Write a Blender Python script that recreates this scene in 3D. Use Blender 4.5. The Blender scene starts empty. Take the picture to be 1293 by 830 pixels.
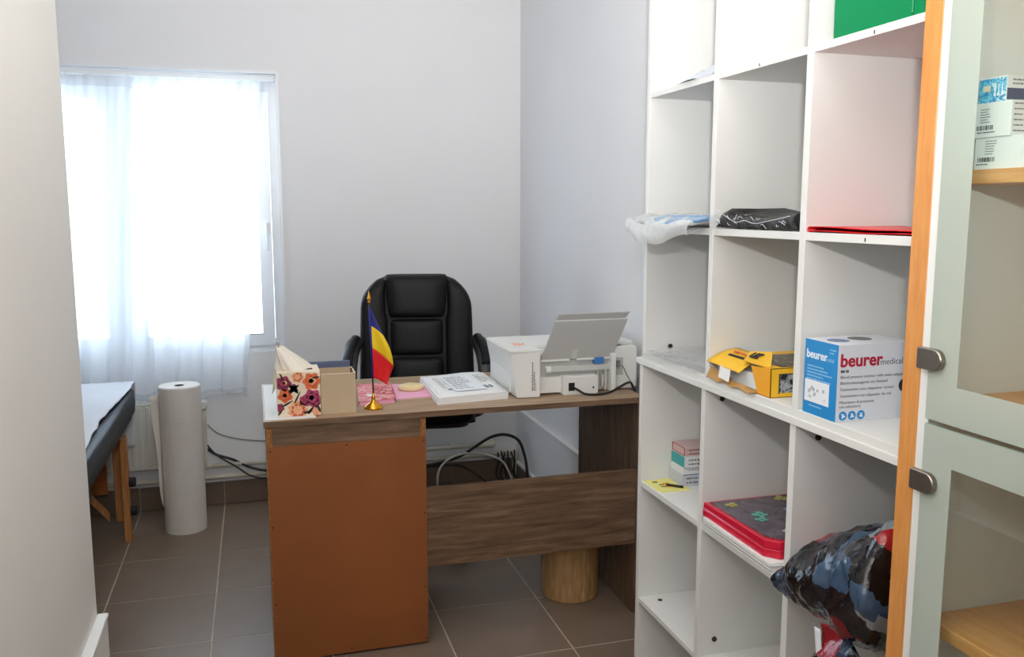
import bpy, bmesh, math, random
from mathutils import Vector, Matrix, noise
random.seed(7)
S = bpy.context.scene
C = S.collection
PI = math.pi
R = math.radians

# ------------------------------------------------------------------ camera
cam_d = bpy.data.cameras.new('camera')
cam_d.sensor_width = 36.0
cam_d.lens = 36.0 * 1096.5 / 1293.0
cam_d.clip_start = 0.02
cam = bpy.data.objects.new('camera', cam_d)
C.objects.link(cam)
cam.location = (0, 0, 1.42)
cam.rotation_euler = (R(90 - 7.786), 0, R(-16.437))
S.camera = cam

# ------------------------------------------------------------------ world (bright overcast sky) and lights
W = bpy.data.worlds.new('overcast')
S.world = W
W.use_nodes = True
bg = W.node_tree.nodes['Background']
bg.inputs[0].default_value = (0.74, 0.87, 1.0, 1)
bg.inputs[1].default_value = 4.3


def area(name, loc, direction, size, power, col, shape='DISK', size_y=None):
    l = bpy.data.lights.new(name, 'AREA')
    l.shape = shape
    l.size = size
    if size_y:
        l.size_y = size_y
    l.energy = power
    l.color = col
    o = bpy.data.objects.new(name, l)
    C.objects.link(o)
    o.location = loc
    o.rotation_euler = Vector(direction).to_track_quat('-Z', 'Y').to_euler()
    return o


# the photographer's speedlight: above the lens, head tilted up; a wide spill and the zoomed beam of the same head
area('flash_spill', (0.02, -0.02, 1.70), (-0.05, 0.66, 0.75), 0.07, 17, (1.0, 0.988, 0.972))
sl = bpy.data.lights.new('flash_beam', 'SPOT')
sl.energy = 152
sl.color = (1.0, 0.99, 0.98)
sl.spot_size = R(96)
sl.spot_blend = 1.0
sl.shadow_soft_size = 0.035
so = bpy.data.objects.new('flash_beam', sl)
C.objects.link(so)
so.location = (0.02, -0.02, 1.71)
so.rotation_euler = Vector((0.10, 0.82, 0.53)).to_track_quat('-Z', 'Y').to_euler()
# unseen fill light added under the ceiling to lift the back wall
area('ceiling_fill', (-0.1, 2.6, 2.56), (0, 0, -1), 1.2, 2, (1.0, 0.98, 0.96), 'RECTANGLE', 0.3)

S.view_settings.view_transform = 'Standard'
S.view_settings.look = 'None'
S.view_settings.gamma = 1.0
S.view_settings.use_curve_mapping = False
S.view_settings.exposure = 0.65


# ------------------------------------------------------------------ materials
def lin(c):
    c = c / 255.0
    return c / 12.92 if c <= 0.04045 else ((c + 0.055) / 1.055) ** 2.4


def rgb(r, g, b):
    return (lin(r), lin(g), lin(b), 1)


def mat(name, col, rough=0.5, metal=0.0, var=0.0, vscale=6.0, bump=0.0, bscale=60.0, spec=0.5, trans=0.0, coat=0.0):
    m = bpy.data.materials.new(name)
    m.use_nodes = True
    nt = m.node_tree
    b = nt.nodes['Principled BSDF']
    b.inputs['Base Color'].default_value = col
    b.inputs['Roughness'].default_value = rough
    b.inputs['Metallic'].default_value = metal
    b.inputs['Specular IOR Level'].default_value = spec
    b.inputs['Coat Weight'].default_value = coat
    tc = nt.nodes.new('ShaderNodeTexCoord')
    if var > 0:
        n = nt.nodes.new('ShaderNodeTexNoise')
        n.inputs['Scale'].default_value = vscale
        n.inputs['Detail'].default_value = 4
        nt.links.new(tc.outputs['Object'], n.inputs['Vector'])
        r = nt.nodes.new('ShaderNodeValToRGB')
        r.color_ramp.elements[0].position = 0.3
        r.color_ramp.elements[1].position = 0.7
        r.color_ramp.elements[0].color = tuple(max(0, x * (1 - var)) for x in col[:3]) + (1,)
        r.color_ramp.elements[1].color = tuple(min(1, x * (1 + var)) for x in col[:3]) + (1,)
        nt.links.new(n.outputs['Fac'], r.inputs['Fac'])
        nt.links.new(r.outputs['Color'], b.inputs['Base Color'])
    if bump > 0:
        n2 = nt.nodes.new('ShaderNodeTexNoise')
        n2.inputs['Scale'].default_value = bscale
        n2.inputs['Detail'].default_value = 5
        nt.links.new(tc.outputs['Object'], n2.inputs['Vector'])
        bp = nt.nodes.new('ShaderNodeBump')
        bp.inputs['Strength'].default_value = bump
        bp.inputs['Distance'].default_value = 0.004
        nt.links.new(n2.outputs['Fac'], bp.inputs['Height'])
        nt.links.new(bp.outputs['Normal'], b.inputs['Normal'])
    return m


def wood(name, c1, c2, axis='X', scale=9.0, stretch=14.0, rough=0.5, c3=None):
    m = bpy.data.materials.new(name)
    m.use_nodes = True
    nt = m.node_tree
    b = nt.nodes['Principled BSDF']
    b.inputs['Roughness'].default_value = rough
    tc = nt.nodes.new('ShaderNodeTexCoord')
    mp = nt.nodes.new('ShaderNodeMapping')
    s = [stretch] * 3
    s['XYZ'.index(axis)] = 1.0
    mp.inputs['Scale'].default_value = s
    nt.links.new(tc.outputs['Object'], mp.inputs['Vector'])
    n = nt.nodes.new('ShaderNodeTexNoise')
    n.inputs['Scale'].default_value = scale
    n.inputs['Detail'].default_value = 7
    n.inputs['Roughness'].default_value = 0.62
    n.inputs['Distortion'].default_value = 0.6
    nt.links.new(mp.outputs['Vector'], n.inputs['Vector'])
    r = nt.nodes.new('ShaderNodeValToRGB')
    r.color_ramp.elements[0].position = 0.33
    r.color_ramp.elements[1].position = 0.68
    r.color_ramp.elements[0].color = c1
    r.color_ramp.elements[1].color = c2
    if c3:
        e = r.color_ramp.elements.new(0.5)
        e.color = c3
    nt.links.new(n.outputs['Fac'], r.inputs['Fac'])
    nt.links.new(r.outputs['Color'], b.inputs['Base Color'])
    bp = nt.nodes.new('ShaderNodeBump')
    bp.inputs['Strength'].default_value = 0.12
    bp.inputs['Distance'].default_value = 0.002
    nt.links.new(n.outputs['Fac'], bp.inputs['Height'])
    nt.links.new(bp.outputs['Normal'], b.inputs['Normal'])
    return m


def patches(name, cols, scale=20.0, rough=0.25, detail=2.0, spec=0.5, bump=0.0, dist=0.8):
    """hard-edged patches of print, for plastic bags and picture prints"""
    m = bpy.data.materials.new(name)
    m.use_nodes = True
    nt = m.node_tree
    b = nt.nodes['Principled BSDF']
    b.inputs['Roughness'].default_value = rough
    b.inputs['Specular IOR Level'].default_value = spec
    tc = nt.nodes.new('ShaderNodeTexCoord')
    n = nt.nodes.new('ShaderNodeTexNoise')
    n.inputs['Scale'].default_value = scale
    n.inputs['Detail'].default_value = detail
    n.inputs['Distortion'].default_value = dist
    nt.links.new(tc.outputs['Object'], n.inputs['Vector'])
    r = nt.nodes.new('ShaderNodeValToRGB')
    r.color_ramp.interpolation = 'CONSTANT'
    k = len(cols)
    while len(r.color_ramp.elements) < k:
        r.color_ramp.elements.new(0.5)
    for i, c in enumerate(cols):
        r.color_ramp.elements[i].position = 0 if i == 0 else 0.33 + 0.34 * i / k
        r.color_ramp.elements[i].color = c
    nt.links.new(n.outputs['Fac'], r.inputs['Fac'])
    nt.links.new(r.outputs['Color'], b.inputs['Base Color'])
    if bump:
        n2 = nt.nodes.new('ShaderNodeTexNoise')
        n2.inputs['Scale'].default_value = 45
        n2.inputs['Detail'].default_value = 3
        nt.links.new(tc.outputs['Object'], n2.inputs['Vector'])
        bp = nt.nodes.new('ShaderNodeBump')
        bp.inputs['Strength'].default_value = bump
        bp.inputs['Distance'].default_value = 0.01
        nt.links.new(n2.outputs['Fac'], bp.inputs['Height'])
        nt.links.new(bp.outputs['Normal'], b.inputs['Normal'])
    return m


def sheer(name, col, alpha, rough=0.6, gloss=False, translucent=0.5):
    """part see-through material: film, sheer cloth, frosted or clear glass"""
    m = bpy.data.materials.new(name)
    m.use_nodes = True
    nt = m.node_tree
    for n in list(nt.nodes):
        if n.type != 'OUTPUT_MATERIAL':
            nt.nodes.remove(n)
    out = [n for n in nt.nodes if n.type == 'OUTPUT_MATERIAL'][0]
    tr = nt.nodes.new('ShaderNodeBsdfTransparent')
    if gloss:
        a = nt.nodes.new('ShaderNodeBsdfGlossy')
        a.inputs['Roughness'].default_value = rough
        a.inputs['Color'].default_value = (1, 1, 1, 1)
        tr.inputs['Color'].default_value = col
        body = a.outputs[0]
    else:
        d = nt.nodes.new('ShaderNodeBsdfDiffuse')
        d.inputs['Color'].default_value = col
        t = nt.nodes.new('ShaderNodeBsdfTranslucent')
        t.inputs['Color'].default_value = col
        mx = nt.nodes.new('ShaderNodeMixShader')
        mx.inputs[0].default_value = translucent
        nt.links.new(d.outputs[0], mx.inputs[1])
        nt.links.new(t.outputs[0], mx.inputs[2])
        body = mx.outputs[0]
    mix = nt.nodes.new('ShaderNodeMixShader')
    mix.inputs[0].default_value = alpha
    nt.links.new(tr.outputs[0], mix.inputs[1])
    nt.links.new(body, mix.inputs[2])
    nt.links.new(mix.outputs[0], out.inputs[0])
    return m


def film(name, col, alpha, rough=0.15):
    """clear plastic film: transparent with a milky and a shiny share"""
    m = bpy.data.materials.new(name)
    m.use_nodes = True
    nt = m.node_tree
    b = nt.nodes['Principled BSDF']
    b.inputs['Base Color'].default_value = col
    b.inputs['Roughness'].default_value = rough
    b.inputs['Alpha'].default_value = alpha
    tc = nt.nodes.new('ShaderNodeTexCoord')
    n2 = nt.nodes.new('ShaderNodeTexNoise')
    n2.inputs['Scale'].default_value = 30
    n2.inputs['Detail'].default_value = 4
    nt.links.new(tc.outputs['Object'], n2.inputs['Vector'])
    bp = nt.nodes.new('ShaderNodeBump')
    bp.inputs['Strength'].default_value = 0.8
    bp.inputs['Distance'].default_value = 0.01
    nt.links.new(n2.outputs['Fac'], bp.inputs['Height'])
    nt.links.new(bp.outputs['Normal'], b.inputs['Normal'])
    return m


M = {}
M['wall'] = mat('wall_paint', rgb(239, 239, 241), 0.85, var=0.012, vscale=3, bump=0.06, bscale=40)
M['wall_left'] = mat('wall_paint_cream', rgb(238, 235, 229), 0.8, var=0.012, vscale=3, bump=0.05, bscale=40)
M['ceiling'] = mat('ceiling_paint', rgb(238, 238, 236), 0.9, var=0.01)
M['trim'] = mat('white_trim', rgb(236, 236, 234), 0.45, var=0.01)
M['grout'] = mat('grout', rgb(196, 182, 165), 0.9, var=0.15, vscale=20)
M['tile'] = mat('brown_floor_tile', rgb(132, 113, 98), 0.36, var=0.07, vscale=7, bump=0.03, bscale=25)
M['skirt_tile'] = mat('brown_skirting_tile', rgb(112, 94, 80), 0.4, var=0.08, vscale=9)
M['pvc'] = mat('window_plastic', rgb(236, 240, 244), 0.35, var=0.01)
M['rubber'] = mat('black_rubber', rgb(24, 24, 25), 0.6, var=0.1)
M['melamine'] = mat('white_melamine', rgb(233, 233, 231), 0.42, var=0.012, vscale=4)
M['edge'] = mat('white_edge_band', rgb(238, 238, 236), 0.4, var=0.01)
M['fitting'] = mat('dark_cam_fitting', rgb(62, 56, 50), 0.45, metal=0.6, var=0.2, vscale=80)
M['beech'] = wood('beech', rgb(208, 136, 68), rgb(224, 158, 88), 'Z', 10, 10, 0.36)
M['beech_y'] = wood('beech_shelf', rgb(206, 142, 76), rgb(224, 168, 104), 'Y', 10, 10, 0.42)
M['brushed'] = mat('brushed_nickel', rgb(150, 142, 132), 0.32, metal=1.0, var=0.06, vscale=40)
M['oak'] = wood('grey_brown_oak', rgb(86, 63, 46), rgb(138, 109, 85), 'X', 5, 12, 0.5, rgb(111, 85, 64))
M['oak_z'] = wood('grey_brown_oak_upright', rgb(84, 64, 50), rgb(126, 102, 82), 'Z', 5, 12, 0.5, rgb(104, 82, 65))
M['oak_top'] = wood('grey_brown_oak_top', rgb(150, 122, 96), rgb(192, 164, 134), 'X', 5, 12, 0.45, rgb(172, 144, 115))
M['hardboard'] = mat('orange_hardboard', rgb(144, 82, 37), 0.62, var=0.1, vscale=5, bump=0.05, bscale=90)
M['chip'] = mat('raw_chipboard', rgb(158, 104, 58), 0.9, var=0.55, vscale=190, bump=0.4, bscale=200)
M['leather'] = mat('black_leather', rgb(15, 15, 18), 0.5, var=0.15, vscale=12, bump=0.15, bscale=140, spec=0.28)
M['blackplastic'] = mat('black_plastic', rgb(34, 35, 38), 0.38, var=0.1)
M['cable_black'] = mat('black_cable', rgb(22, 22, 23), 0.45, var=0.1)
M['cable_grey'] = mat('grey_cable', rgb(150, 148, 140), 0.5, var=0.1)
M['cable_white'] = mat('white_cable', rgb(205, 203, 196), 0.5, var=0.05)
M['chrome'] = mat('chrome', rgb(205, 205, 205), 0.15, metal=1.0, var=0.02)
M['steelwhite'] = mat('radiator_enamel', rgb(226, 224, 214), 0.4, var=0.02)
M['pipe'] = mat('painted_pipe', rgb(214, 209, 192), 0.45, var=0.05, vscale=12)
M['brass'] = mat('gold_brass', rgb(222, 160, 52), 0.22, metal=1.0, var=0.05)
M['paper'] = mat('white_paper', rgb(240, 240, 240), 0.85, var=0.01, bump=0.03)
M['tissueroll'] = mat('paper_roll', rgb(226, 220, 212), 0.9, var=0.02, vscale=14, bump=0.2, bscale=60)
M['dark'] = mat('dark_hole', rgb(28, 25, 23), 0.9, var=0.1)
M['vinyl'] = mat('navy_black_vinyl', rgb(22, 25, 32), 0.42, var=0.12, vscale=10, bump=0.25, bscale=26, spec=0.16)
M['linen'] = mat('white_sheet', rgb(224, 226, 232), 0.9, var=0.02, vscale=6, bump=0.35, bscale=9)
M['tablewood'] = wood('table_beech', rgb(168, 108, 58), rgb(198, 138, 84), 'Z', 9, 10, 0.45)
M['ply'] = wood('orange_plywood', rgb(150, 84, 36), rgb(176, 102, 48), 'X', 6, 8, 0.5)
M['basket'] = wood('bin_wood', rgb(164, 122, 76), rgb(206, 166, 116), 'Z', 9, 8, 0.55)
M['sheer'] = sheer('sheer_curtain', rgb(248, 250, 253), 0.70, translucent=0.62)
M['hem'] = sheer('sheer_hem', rgb(240, 242, 246), 0.6, translucent=0.5)
M['glass'] = sheer('window_glass', (0.97, 0.99, 1.0, 1), 0.05, 0.02, gloss=True)
M['doorglass'] = sheer('cabinet_glass', (0.95, 0.985, 0.965, 1), 0.05, 0.02, gloss=True)
M['frost'] = sheer('frosted_green_glass', rgb(217, 227, 219), 0.72, translucent=0.35)
M['glassedge'] = mat('glass_edge_green', rgb(150, 176, 160), 0.2, var=0.05)
M['printer'] = mat('printer_plastic', rgb(236, 236, 233), 0.45, var=0.01)
M['printer_grey'] = mat('printer_grey_plastic', rgb(206, 206, 202), 0.5, var=0.01)
M['printer_tray'] = mat('printer_tray_plastic', rgb(190, 190, 187), 0.4, var=0.01)
M['ink'] = mat('grey_print', rgb(120, 120, 122), 0.8, var=0.05)
M['inkdark'] = mat('dark_print', rgb(44, 44, 48), 0.8, var=0.05)
M['inkblue'] = mat('blue_print', rgb(58, 72, 128), 0.8, var=0.05)
M['orangeprint'] = mat('orange_print', rgb(238, 150, 104), 0.7, var=0.1)
M['bluesticker'] = mat('blue_sticker', rgb(64, 124, 196), 0.5, var=0.03)
M['kraft'] = mat('kraft_board', rgb(198, 176, 146), 0.85, var=0.05, vscale=14, bump=0.05)
M['cream'] = mat('cream_card', rgb(238, 222, 198), 0.75, var=0.04)
M['petal1'] = mat('plum_petal', rgb(146, 50, 82), 0.7, var=0.3, vscale=60)
M['petal2'] = mat('orange_petal', rgb(224, 110, 62), 0.7, var=0.22, vscale=60)
M['petal3'] = mat('peach_petal', rgb(236, 172, 130), 0.7, var=0.15, vscale=70)
M['petal4'] = mat('rose_petal', rgb(178, 66, 104), 0.7, var=0.25, vscale=60)
M['petal_dark'] = mat('dark_plum_petal', rgb(98, 28, 54), 0.7, var=0.3, vscale=80)
M['petal_rust'] = mat('rust_petal', rgb(196, 88, 56), 0.7, var=0.25, vscale=80)
M['leaf'] = mat('dark_leaf', rgb(42, 40, 34), 0.7, var=0.3, vscale=50)
M['tissue'] = mat('tissue', rgb(240, 232, 220), 0.95, var=0.02, bump=0.2, bscale=40)
M['fblue'] = mat('flag_blue', rgb(24, 28, 120), 0.6, var=0.05)
M['fyel'] = mat('flag_yellow', rgb(246, 208, 26), 0.6, var=0.04)
M['fred'] = mat('flag_red', rgb(228, 22, 30), 0.6, var=0.04)
M['pole'] = mat('dark_flag_pole', rgb(36, 28, 24), 0.4, var=0.05)
M['pink'] = mat('pink_card', rgb(242, 176, 204), 0.7, var=0.03)
M['pinkbook'] = patches('pink_notebook_print', [rgb(226, 112, 122), rgb(240, 156, 160), rgb(244, 186, 186), rgb(216, 92, 104)], 24, 0.5)
M['redbrown'] = mat('dark_red_print', rgb(176, 48, 58), 0.6, var=0.1)
M['soap'] = mat('cream_soap', rgb(240, 220, 168), 0.5, var=0.05, vscale=20)
M['bluegrey'] = mat('blue_grey_cover', rgb(92, 102, 134), 0.5, var=0.05)
M['green'] = mat('green_plastic', rgb(0, 134, 80), 0.28, var=0.03)
M['red'] = mat('red_plastic', rgb(232, 20, 30), 0.3, var=0.04)
M['crimson'] = mat('crimson_plastic', rgb(212, 20, 58), 0.28, var=0.05)
M['blackfilm'] = patches('black_goods', [rgb(10, 10, 12), rgb(15, 15, 18), rgb(24, 24, 27), rgb(12, 12, 14)], 30, 0.4, spec=0.2, bump=0.6)
M['film'] = film('clear_film', (0.92, 0.94, 0.96, 1), 0.36)
M['film2'] = film('cloudy_film', (0.9, 0.92, 0.93, 1), 0.5)
M['film3'] = film('thin_film', (0.9, 0.92, 0.95, 1), 0.05, 0.12)
M['maskblue'] = mat('mask_blue', rgb(120, 178, 228), 0.7, var=0.08, vscale=20)
M['maskwhite'] = mat('mask_white', rgb(228, 236, 242), 0.8, var=0.03)
M['yellow'] = mat('yellow_carton', rgb(248, 194, 44), 0.5, var=0.03)
M['yellowin'] = mat('yellow_carton_side', rgb(246, 172, 20), 0.5, var=0.03)
M['cardboard'] = mat('brown_board', rgb(186, 142, 84), 0.8, var=0.08, vscale=20)
M['photo_dark'] = patches('dark_picture', [rgb(24, 22, 20), rgb(60, 52, 42), rgb(108, 94, 66), rgb(34, 30, 28), rgb(150, 140, 112)], 60, 0.35)
M['photo_grey'] = patches('grey_picture', [rgb(20, 20, 22), rgb(120, 126, 132), rgb(170, 176, 182), rgb(60, 62, 66)], 40, 0.35)
M['beu_blue'] = mat('carton_blue', rgb(34, 142, 212), 0.35, var=0.03)
M['beu_white'] = mat('carton_white', rgb(226, 230, 240), 0.35, var=0.01)
M['beu_red'] = mat('logo_red', rgb(182, 16, 52), 0.5, var=0.02)
M['white_print'] = mat('white_print', rgb(240, 244, 250), 0.6, var=0.01)
M['pale_blue_print'] = mat('pale_blue_print', rgb(150, 200, 236), 0.6, var=0.02)
M['grey_light'] = mat('light_grey_print', rgb(186, 192, 198), 0.6, var=0.05)
M['teal'] = mat('teal_carton', rgb(64, 172, 176), 0.5, var=0.04)
M['rosecard'] = mat('dusty_pink_carton', rgb(214, 186, 184), 0.6, var=0.03)
M['whitecard'] = mat('white_carton', rgb(232, 234, 236), 0.5, var=0.02)
M['greycard'] = mat('bluish_white_carton', rgb(204, 210, 222), 0.5, var=0.02)
M['yelpad'] = mat('pale_yellow_leaflet', rgb(238, 232, 142), 0.75, var=0.04)
M['amber'] = mat('amber_print', rgb(238, 168, 38), 0.6, var=0.05)
M['navy'] = mat('navy_print', rgb(44, 56, 96), 0.5, var=0.08)
M['bluepic'] = patches('blue_picture', [rgb(20, 112, 184), rgb(38, 158, 216), rgb(110, 204, 236), rgb(30, 136, 202), rgb(190, 232, 244)], 70, 0.35)
M['foldertop'] = patches('folder_cover_print', [rgb(82, 70, 82), rgb(94, 84, 96), rgb(88, 78, 92), rgb(104, 94, 104), rgb(86, 74, 86)], 14, 0.22)
M['mint'] = mat('mint_print', rgb(92, 176, 160), 0.4, var=0.1)
M['periwinkle'] = mat('periwinkle_print', rgb(104, 118, 160), 0.4, var=0.1)
M['coral'] = mat('coral_print', rgb(232, 138, 96), 0.4, var=0.1)
M['olive'] = mat('yellow_green_print', rgb(176, 166, 84), 0.4, var=0.1)
def facet_print(name, cols, scale, rough):
    """crumpled printed foil: distorted cells, each in one of the print's colours"""
    m = patches(name, cols, 10, rough, 1.0, 0.6, bump=0.3)
    nt = m.node_tree
    ramp = [n for n in nt.nodes if n.type == 'VALTORGB'][0]
    tc = [n for n in nt.nodes if n.type == 'TEX_COORD'][0]
    n1 = nt.nodes.new('ShaderNodeTexNoise')
    n1.inputs['Scale'].default_value = 16
    n1.inputs['Detail'].default_value = 3
    nt.links.new(tc.outputs['Object'], n1.inputs['Vector'])
    mx = nt.nodes.new('ShaderNodeVectorMath')
    mx.operation = 'MULTIPLY_ADD'
    nt.links.new(n1.outputs['Color'], mx.inputs[0])
    mx.inputs[1].default_value = (0.10, 0.10, 0.10)
    nt.links.new(tc.outputs['Object'], mx.inputs[2])
    vo = nt.nodes.new('ShaderNodeTexVoronoi')
    vo.inputs['Scale'].default_value = scale
    nt.links.new(mx.outputs[0], vo.inputs['Vector'])
    sp_ = nt.nodes.new('ShaderNodeSeparateColor')
    nt.links.new(vo.outputs['Color'], sp_.inputs[0])
    nt.links.new(sp_.outputs[0], ramp.inputs['Fac'])
    for i, e in enumerate(ramp.color_ramp.elements):
        e.position = i / len(cols)
    return m


M['bag'] = facet_print('printed_bag', [rgb(12, 12, 17), rgb(58, 80, 106), rgb(20, 18, 24), rgb(150, 24, 32), rgb(44, 62, 86), rgb(66, 88, 112), rgb(14, 13, 18), rgb(112, 22, 30), rgb(24, 22, 30), rgb(140, 148, 156), rgb(52, 72, 98)], 14, 0.12)
M['bagwhite'] = mat('bag_white_edge', rgb(222, 226, 234), 0.3, var=0.05)


# ------------------------------------------------------------------ geometry helpers
def base_of(p):
    v = Vector((0, 0, 0))
    while p is not None:
        v += p.location
        p = p.parent
    return v


def obj(name, bm, m, parent=None, smooth=False, local=False, bevel=0.0, seg=1):
    if bevel > 0:
        bmesh.ops.bevel(bm, geom=list(bm.edges), offset=bevel, segments=seg, affect='EDGES', clamp_overlap=True)
    me = bpy.data.meshes.new(name)
    if parent is not None and not local:
        bmesh.ops.translate(bm, verts=bm.verts, vec=-base_of(parent))
    bm.normal_update()
    bm.to_mesh(me)
    bm.free()
    if smooth:
        for p in me.polygons:
            p.use_smooth = True
    o = bpy.data.objects.new(name, me)
    C.objects.link(o)
    if isinstance(m, (list, tuple)):
        for k in m:
            me.materials.append(M[k])
    else:
        me.materials.append(M[m])
    if parent is not None:
        o.parent = parent
    return o


def tag(o, label=None, cat=None, group=None, kind=None):
    if label:
        o['label'] = label
    if cat:
        o['category'] = cat
    if group:
        o['group'] = group
    if kind:
        o['kind'] = kind
    return o


def thing(name, label, cat, loc=(0, 0, 0), rotz=0.0, group=None):
    o = bpy.data.objects.new(name, None)
    o.empty_display_size = 0.05
    C.objects.link(o)
    o.location = loc
    o.rotation_euler = (0, 0, rotz)
    return tag(o, label, cat, group)


def recenter(o):
    """put a top-level mesh's origin at the middle of its base"""
    vs = [v.co for v in o.data.vertices]
    c = Vector(((min(v.x for v in vs) + max(v.x for v in vs)) / 2, (min(v.y for v in vs) + max(v.y for v in vs)) / 2, min(v.z for v in vs)))
    o.data.transform(Matrix.Translation(-c))
    o.location = c
    return o


def solo(name, bm, m, label, cat, group=None, smooth=False, bevel=0.0):
    return tag(recenter(obj(name, bm, m, None, smooth, bevel=bevel)), label, cat, group)


def struct(name, bm, m, parent=None, smooth=False, bevel=0.0):
    o = obj(name, bm, m, parent, smooth, bevel=bevel)
    if parent is None:
        recenter(o)
    o['kind'] = 'structure'
    return o


def box(bm, x0, x1, y0, y1, z0, z1):
    v = [bm.verts.new(p) for p in ((x0, y0, z0), (x1, y0, z0), (x1, y1, z0), (x0, y1, z0), (x0, y0, z1), (x1, y0, z1), (x1, y1, z1), (x0, y1, z1))]
    for f in ((3, 2, 1, 0), (4, 5, 6, 7), (0, 1, 5, 4), (1, 2, 6, 5), (2, 3, 7, 6), (3, 0, 4, 7)):
        bm.faces.new([v[i] for i in f])
    return v


def B(*a):
    bm = bmesh.new()
    for t in (a if isinstance(a[0], (tuple, list)) else (a,)):
        box(bm, *t)
    return bm


def multi(name, boxes, m, parent, bevel=0.0):
    return [obj(name, B(*b), m, parent, bevel=bevel) for b in boxes]


def loft(bm, rings, cap=True, close=True):
    vs = [[bm.verts.new(p) for p in r] for r in rings]
    n = len(vs[0])
    for a, b in zip(vs, vs[1:]):
        for i in range(n if close else n - 1):
            j = (i + 1) % n
            bm.faces.new((a[i], a[j], b[j], b[i]))
    if cap and close:
        bm.faces.new(vs[0][::-1])
        bm.faces.new(vs[-1])
    return vs


def lathe(bm, prof, cx, cy, z0=0.0, n=24):
    loft(bm, [[(cx + r * math.cos(2 * PI * i / n), cy + r * math.sin(2 * PI * i / n), z0 + z) for i in range(n)] for r, z in prof])
    return bm


def smooth_path(pts, k=6):
    pts = [Vector(p) for p in pts]
    if len(pts) < 3:
        return pts
    out = []
    P = [pts[0] * 2 - pts[1]] + pts + [pts[-1] * 2 - pts[-2]]
    for i in range(1, len(P) - 2):
        p0, p1, p2, p3 = P[i - 1:i + 3]
        for s in range(k):
            t = s / k
            out.append(0.5 * ((2 * p1) + (-p0 + p2) * t + (2 * p0 - 5 * p1 + 4 * p2 - p3) * t * t + (-p0 + 3 * p1 - 3 * p2 + p3) * t ** 3))
    out.append(pts[-1])
    return out


def tube(bm, pts, r, n=8, k=6, taper=None):
    pts = smooth_path(pts, k) if k else [Vector(p) for p in pts]
    T0 = (pts[1] - pts[0]).normalized()
    N = T0.orthogonal().normalized()
    rings = []
    for i, p in enumerate(pts):
        T = (pts[min(i + 1, len(pts) - 1)] - pts[max(i - 1, 0)])
        T = T.normalized() if T.length > 1e-9 else T0
        N = (N - T * N.dot(T))
        N = N.normalized() if N.length > 1e-6 else T.orthogonal().normalized()
        Bn = T.cross(N)
        rr = r if taper is None else r * taper(i / (len(pts) - 1))
        rings.append([p + (N * math.cos(2 * PI * a / n) + Bn * math.sin(2 * PI * a / n)) * rr for a in range(n)])
    loft(bm, rings)
    return bm


def grid(bm, fn, nu, nv, thick=0.0):
    vs = [[bm.verts.new(fn(i / nu, j / nv)) for j in range(nv + 1)] for i in range(nu + 1)]
    fs = []
    for i in range(nu):
        for j in range(nv):
            fs.append(bm.faces.new((vs[i][j], vs[i + 1][j], vs[i + 1][j + 1], vs[i][j + 1])))
    if thick:
        bm.normal_update()
        bmesh.ops.solidify(bm, geom=fs, thickness=thick)
    return bm


def prism(bm, poly, axis, a, b):
    """extrude a 2-D polygon; axis is the direction of extrusion"""
    def P(u, v, w):
        return {'X': (w, u, v), 'Y': (u, w, v), 'Z': (u, v, w)}[axis]
    lo = [bm.verts.new(P(u, v, a)) for u, v in poly]
    hi = [bm.verts.new(P(u, v, b)) for u, v in poly]
    n = len(poly)
    bm.faces.new(lo[::-1])
    bm.faces.new(hi)
    for i in range(n):
        j = (i + 1) % n
        bm.faces.new((lo[i], lo[j], hi[j], hi[i]))
    bmesh.ops.recalc_face_normals(bm, faces=bm.faces)
    return bm


def sell(bm, c, r, e1=0.35, e2=0.35, nu=24, nv=14):
    """super-ellipsoid cushion"""
    def pw(x, e):
        return math.copysign(abs(x) ** e, x)
    rings = []
    for j in range(nv + 1):
        t = -PI / 2 + PI * j / nv
        ct, st = pw(math.cos(t), e1), pw(math.sin(t), e1)
        ct = max(ct, 0.002)
        rings.append([(c[0] + r[0] * ct * pw(math.cos(2 * PI * i / nu), e2), c[1] + r[1] * ct * pw(math.sin(2 * PI * i / nu), e2), c[2] + r[2] * st) for i in range(nu)])
    loft(bm, rings)
    return bm


def text_bm(body, size, Mx, depth=0.0003, align='LEFT', bold=0.0, squash=1.0):
    cu = bpy.data.curves.new('lettering', 'FONT')
    cu.body = body
    cu.size = size
    cu.extrude = depth
    cu.offset = bold
    cu.align_x = align
    cu.resolution_u = 3
    o = bpy.data.objects.new('lettering', cu)
    C.objects.link(o)
    dg = bpy.context.evaluated_depsgraph_get()
    me = bpy.data.meshes.new_from_object(o.evaluated_get(dg))
    bm = bmesh.new()
    bm.from_mesh(me)
    bmesh.ops.scale(bm, vec=(squash, 1, 1), verts=bm.verts)
    bmesh.ops.transform(bm, matrix=Mx, verts=bm.verts)
    bpy.data.objects.remove(o)
    bpy.data.curves.remove(cu)
    bpy.data.meshes.remove(me)
    return bm


def frame(o, x, y):
    """matrix with origin o, text direction x and up direction y"""
    x = Vector(x).normalized()
    y = Vector(y).normalized()
    z = x.cross(y)
    m = Matrix((x, y, z)).transposed().to_4x4()
    m.translation = Vector(o)
    return m


def FX(x, y, z):      # face looking to -X, reading towards -Y
    return frame((x, y, z), (0, -1, 0), (0, 0, 1))


def FY(x, y, z):      # face looking to -Y, reading towards +X
    return frame((x, y, z), (1, 0, 0), (0, 0, 1))


def plate(bm, Mx, u0, u1, v0, v1, t=0.0004):
    v = box(bm, u0, u1, v0, v1, -0.0002, t)
    bmesh.ops.transform(bm, matrix=Mx, verts=v)
    return bm


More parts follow.
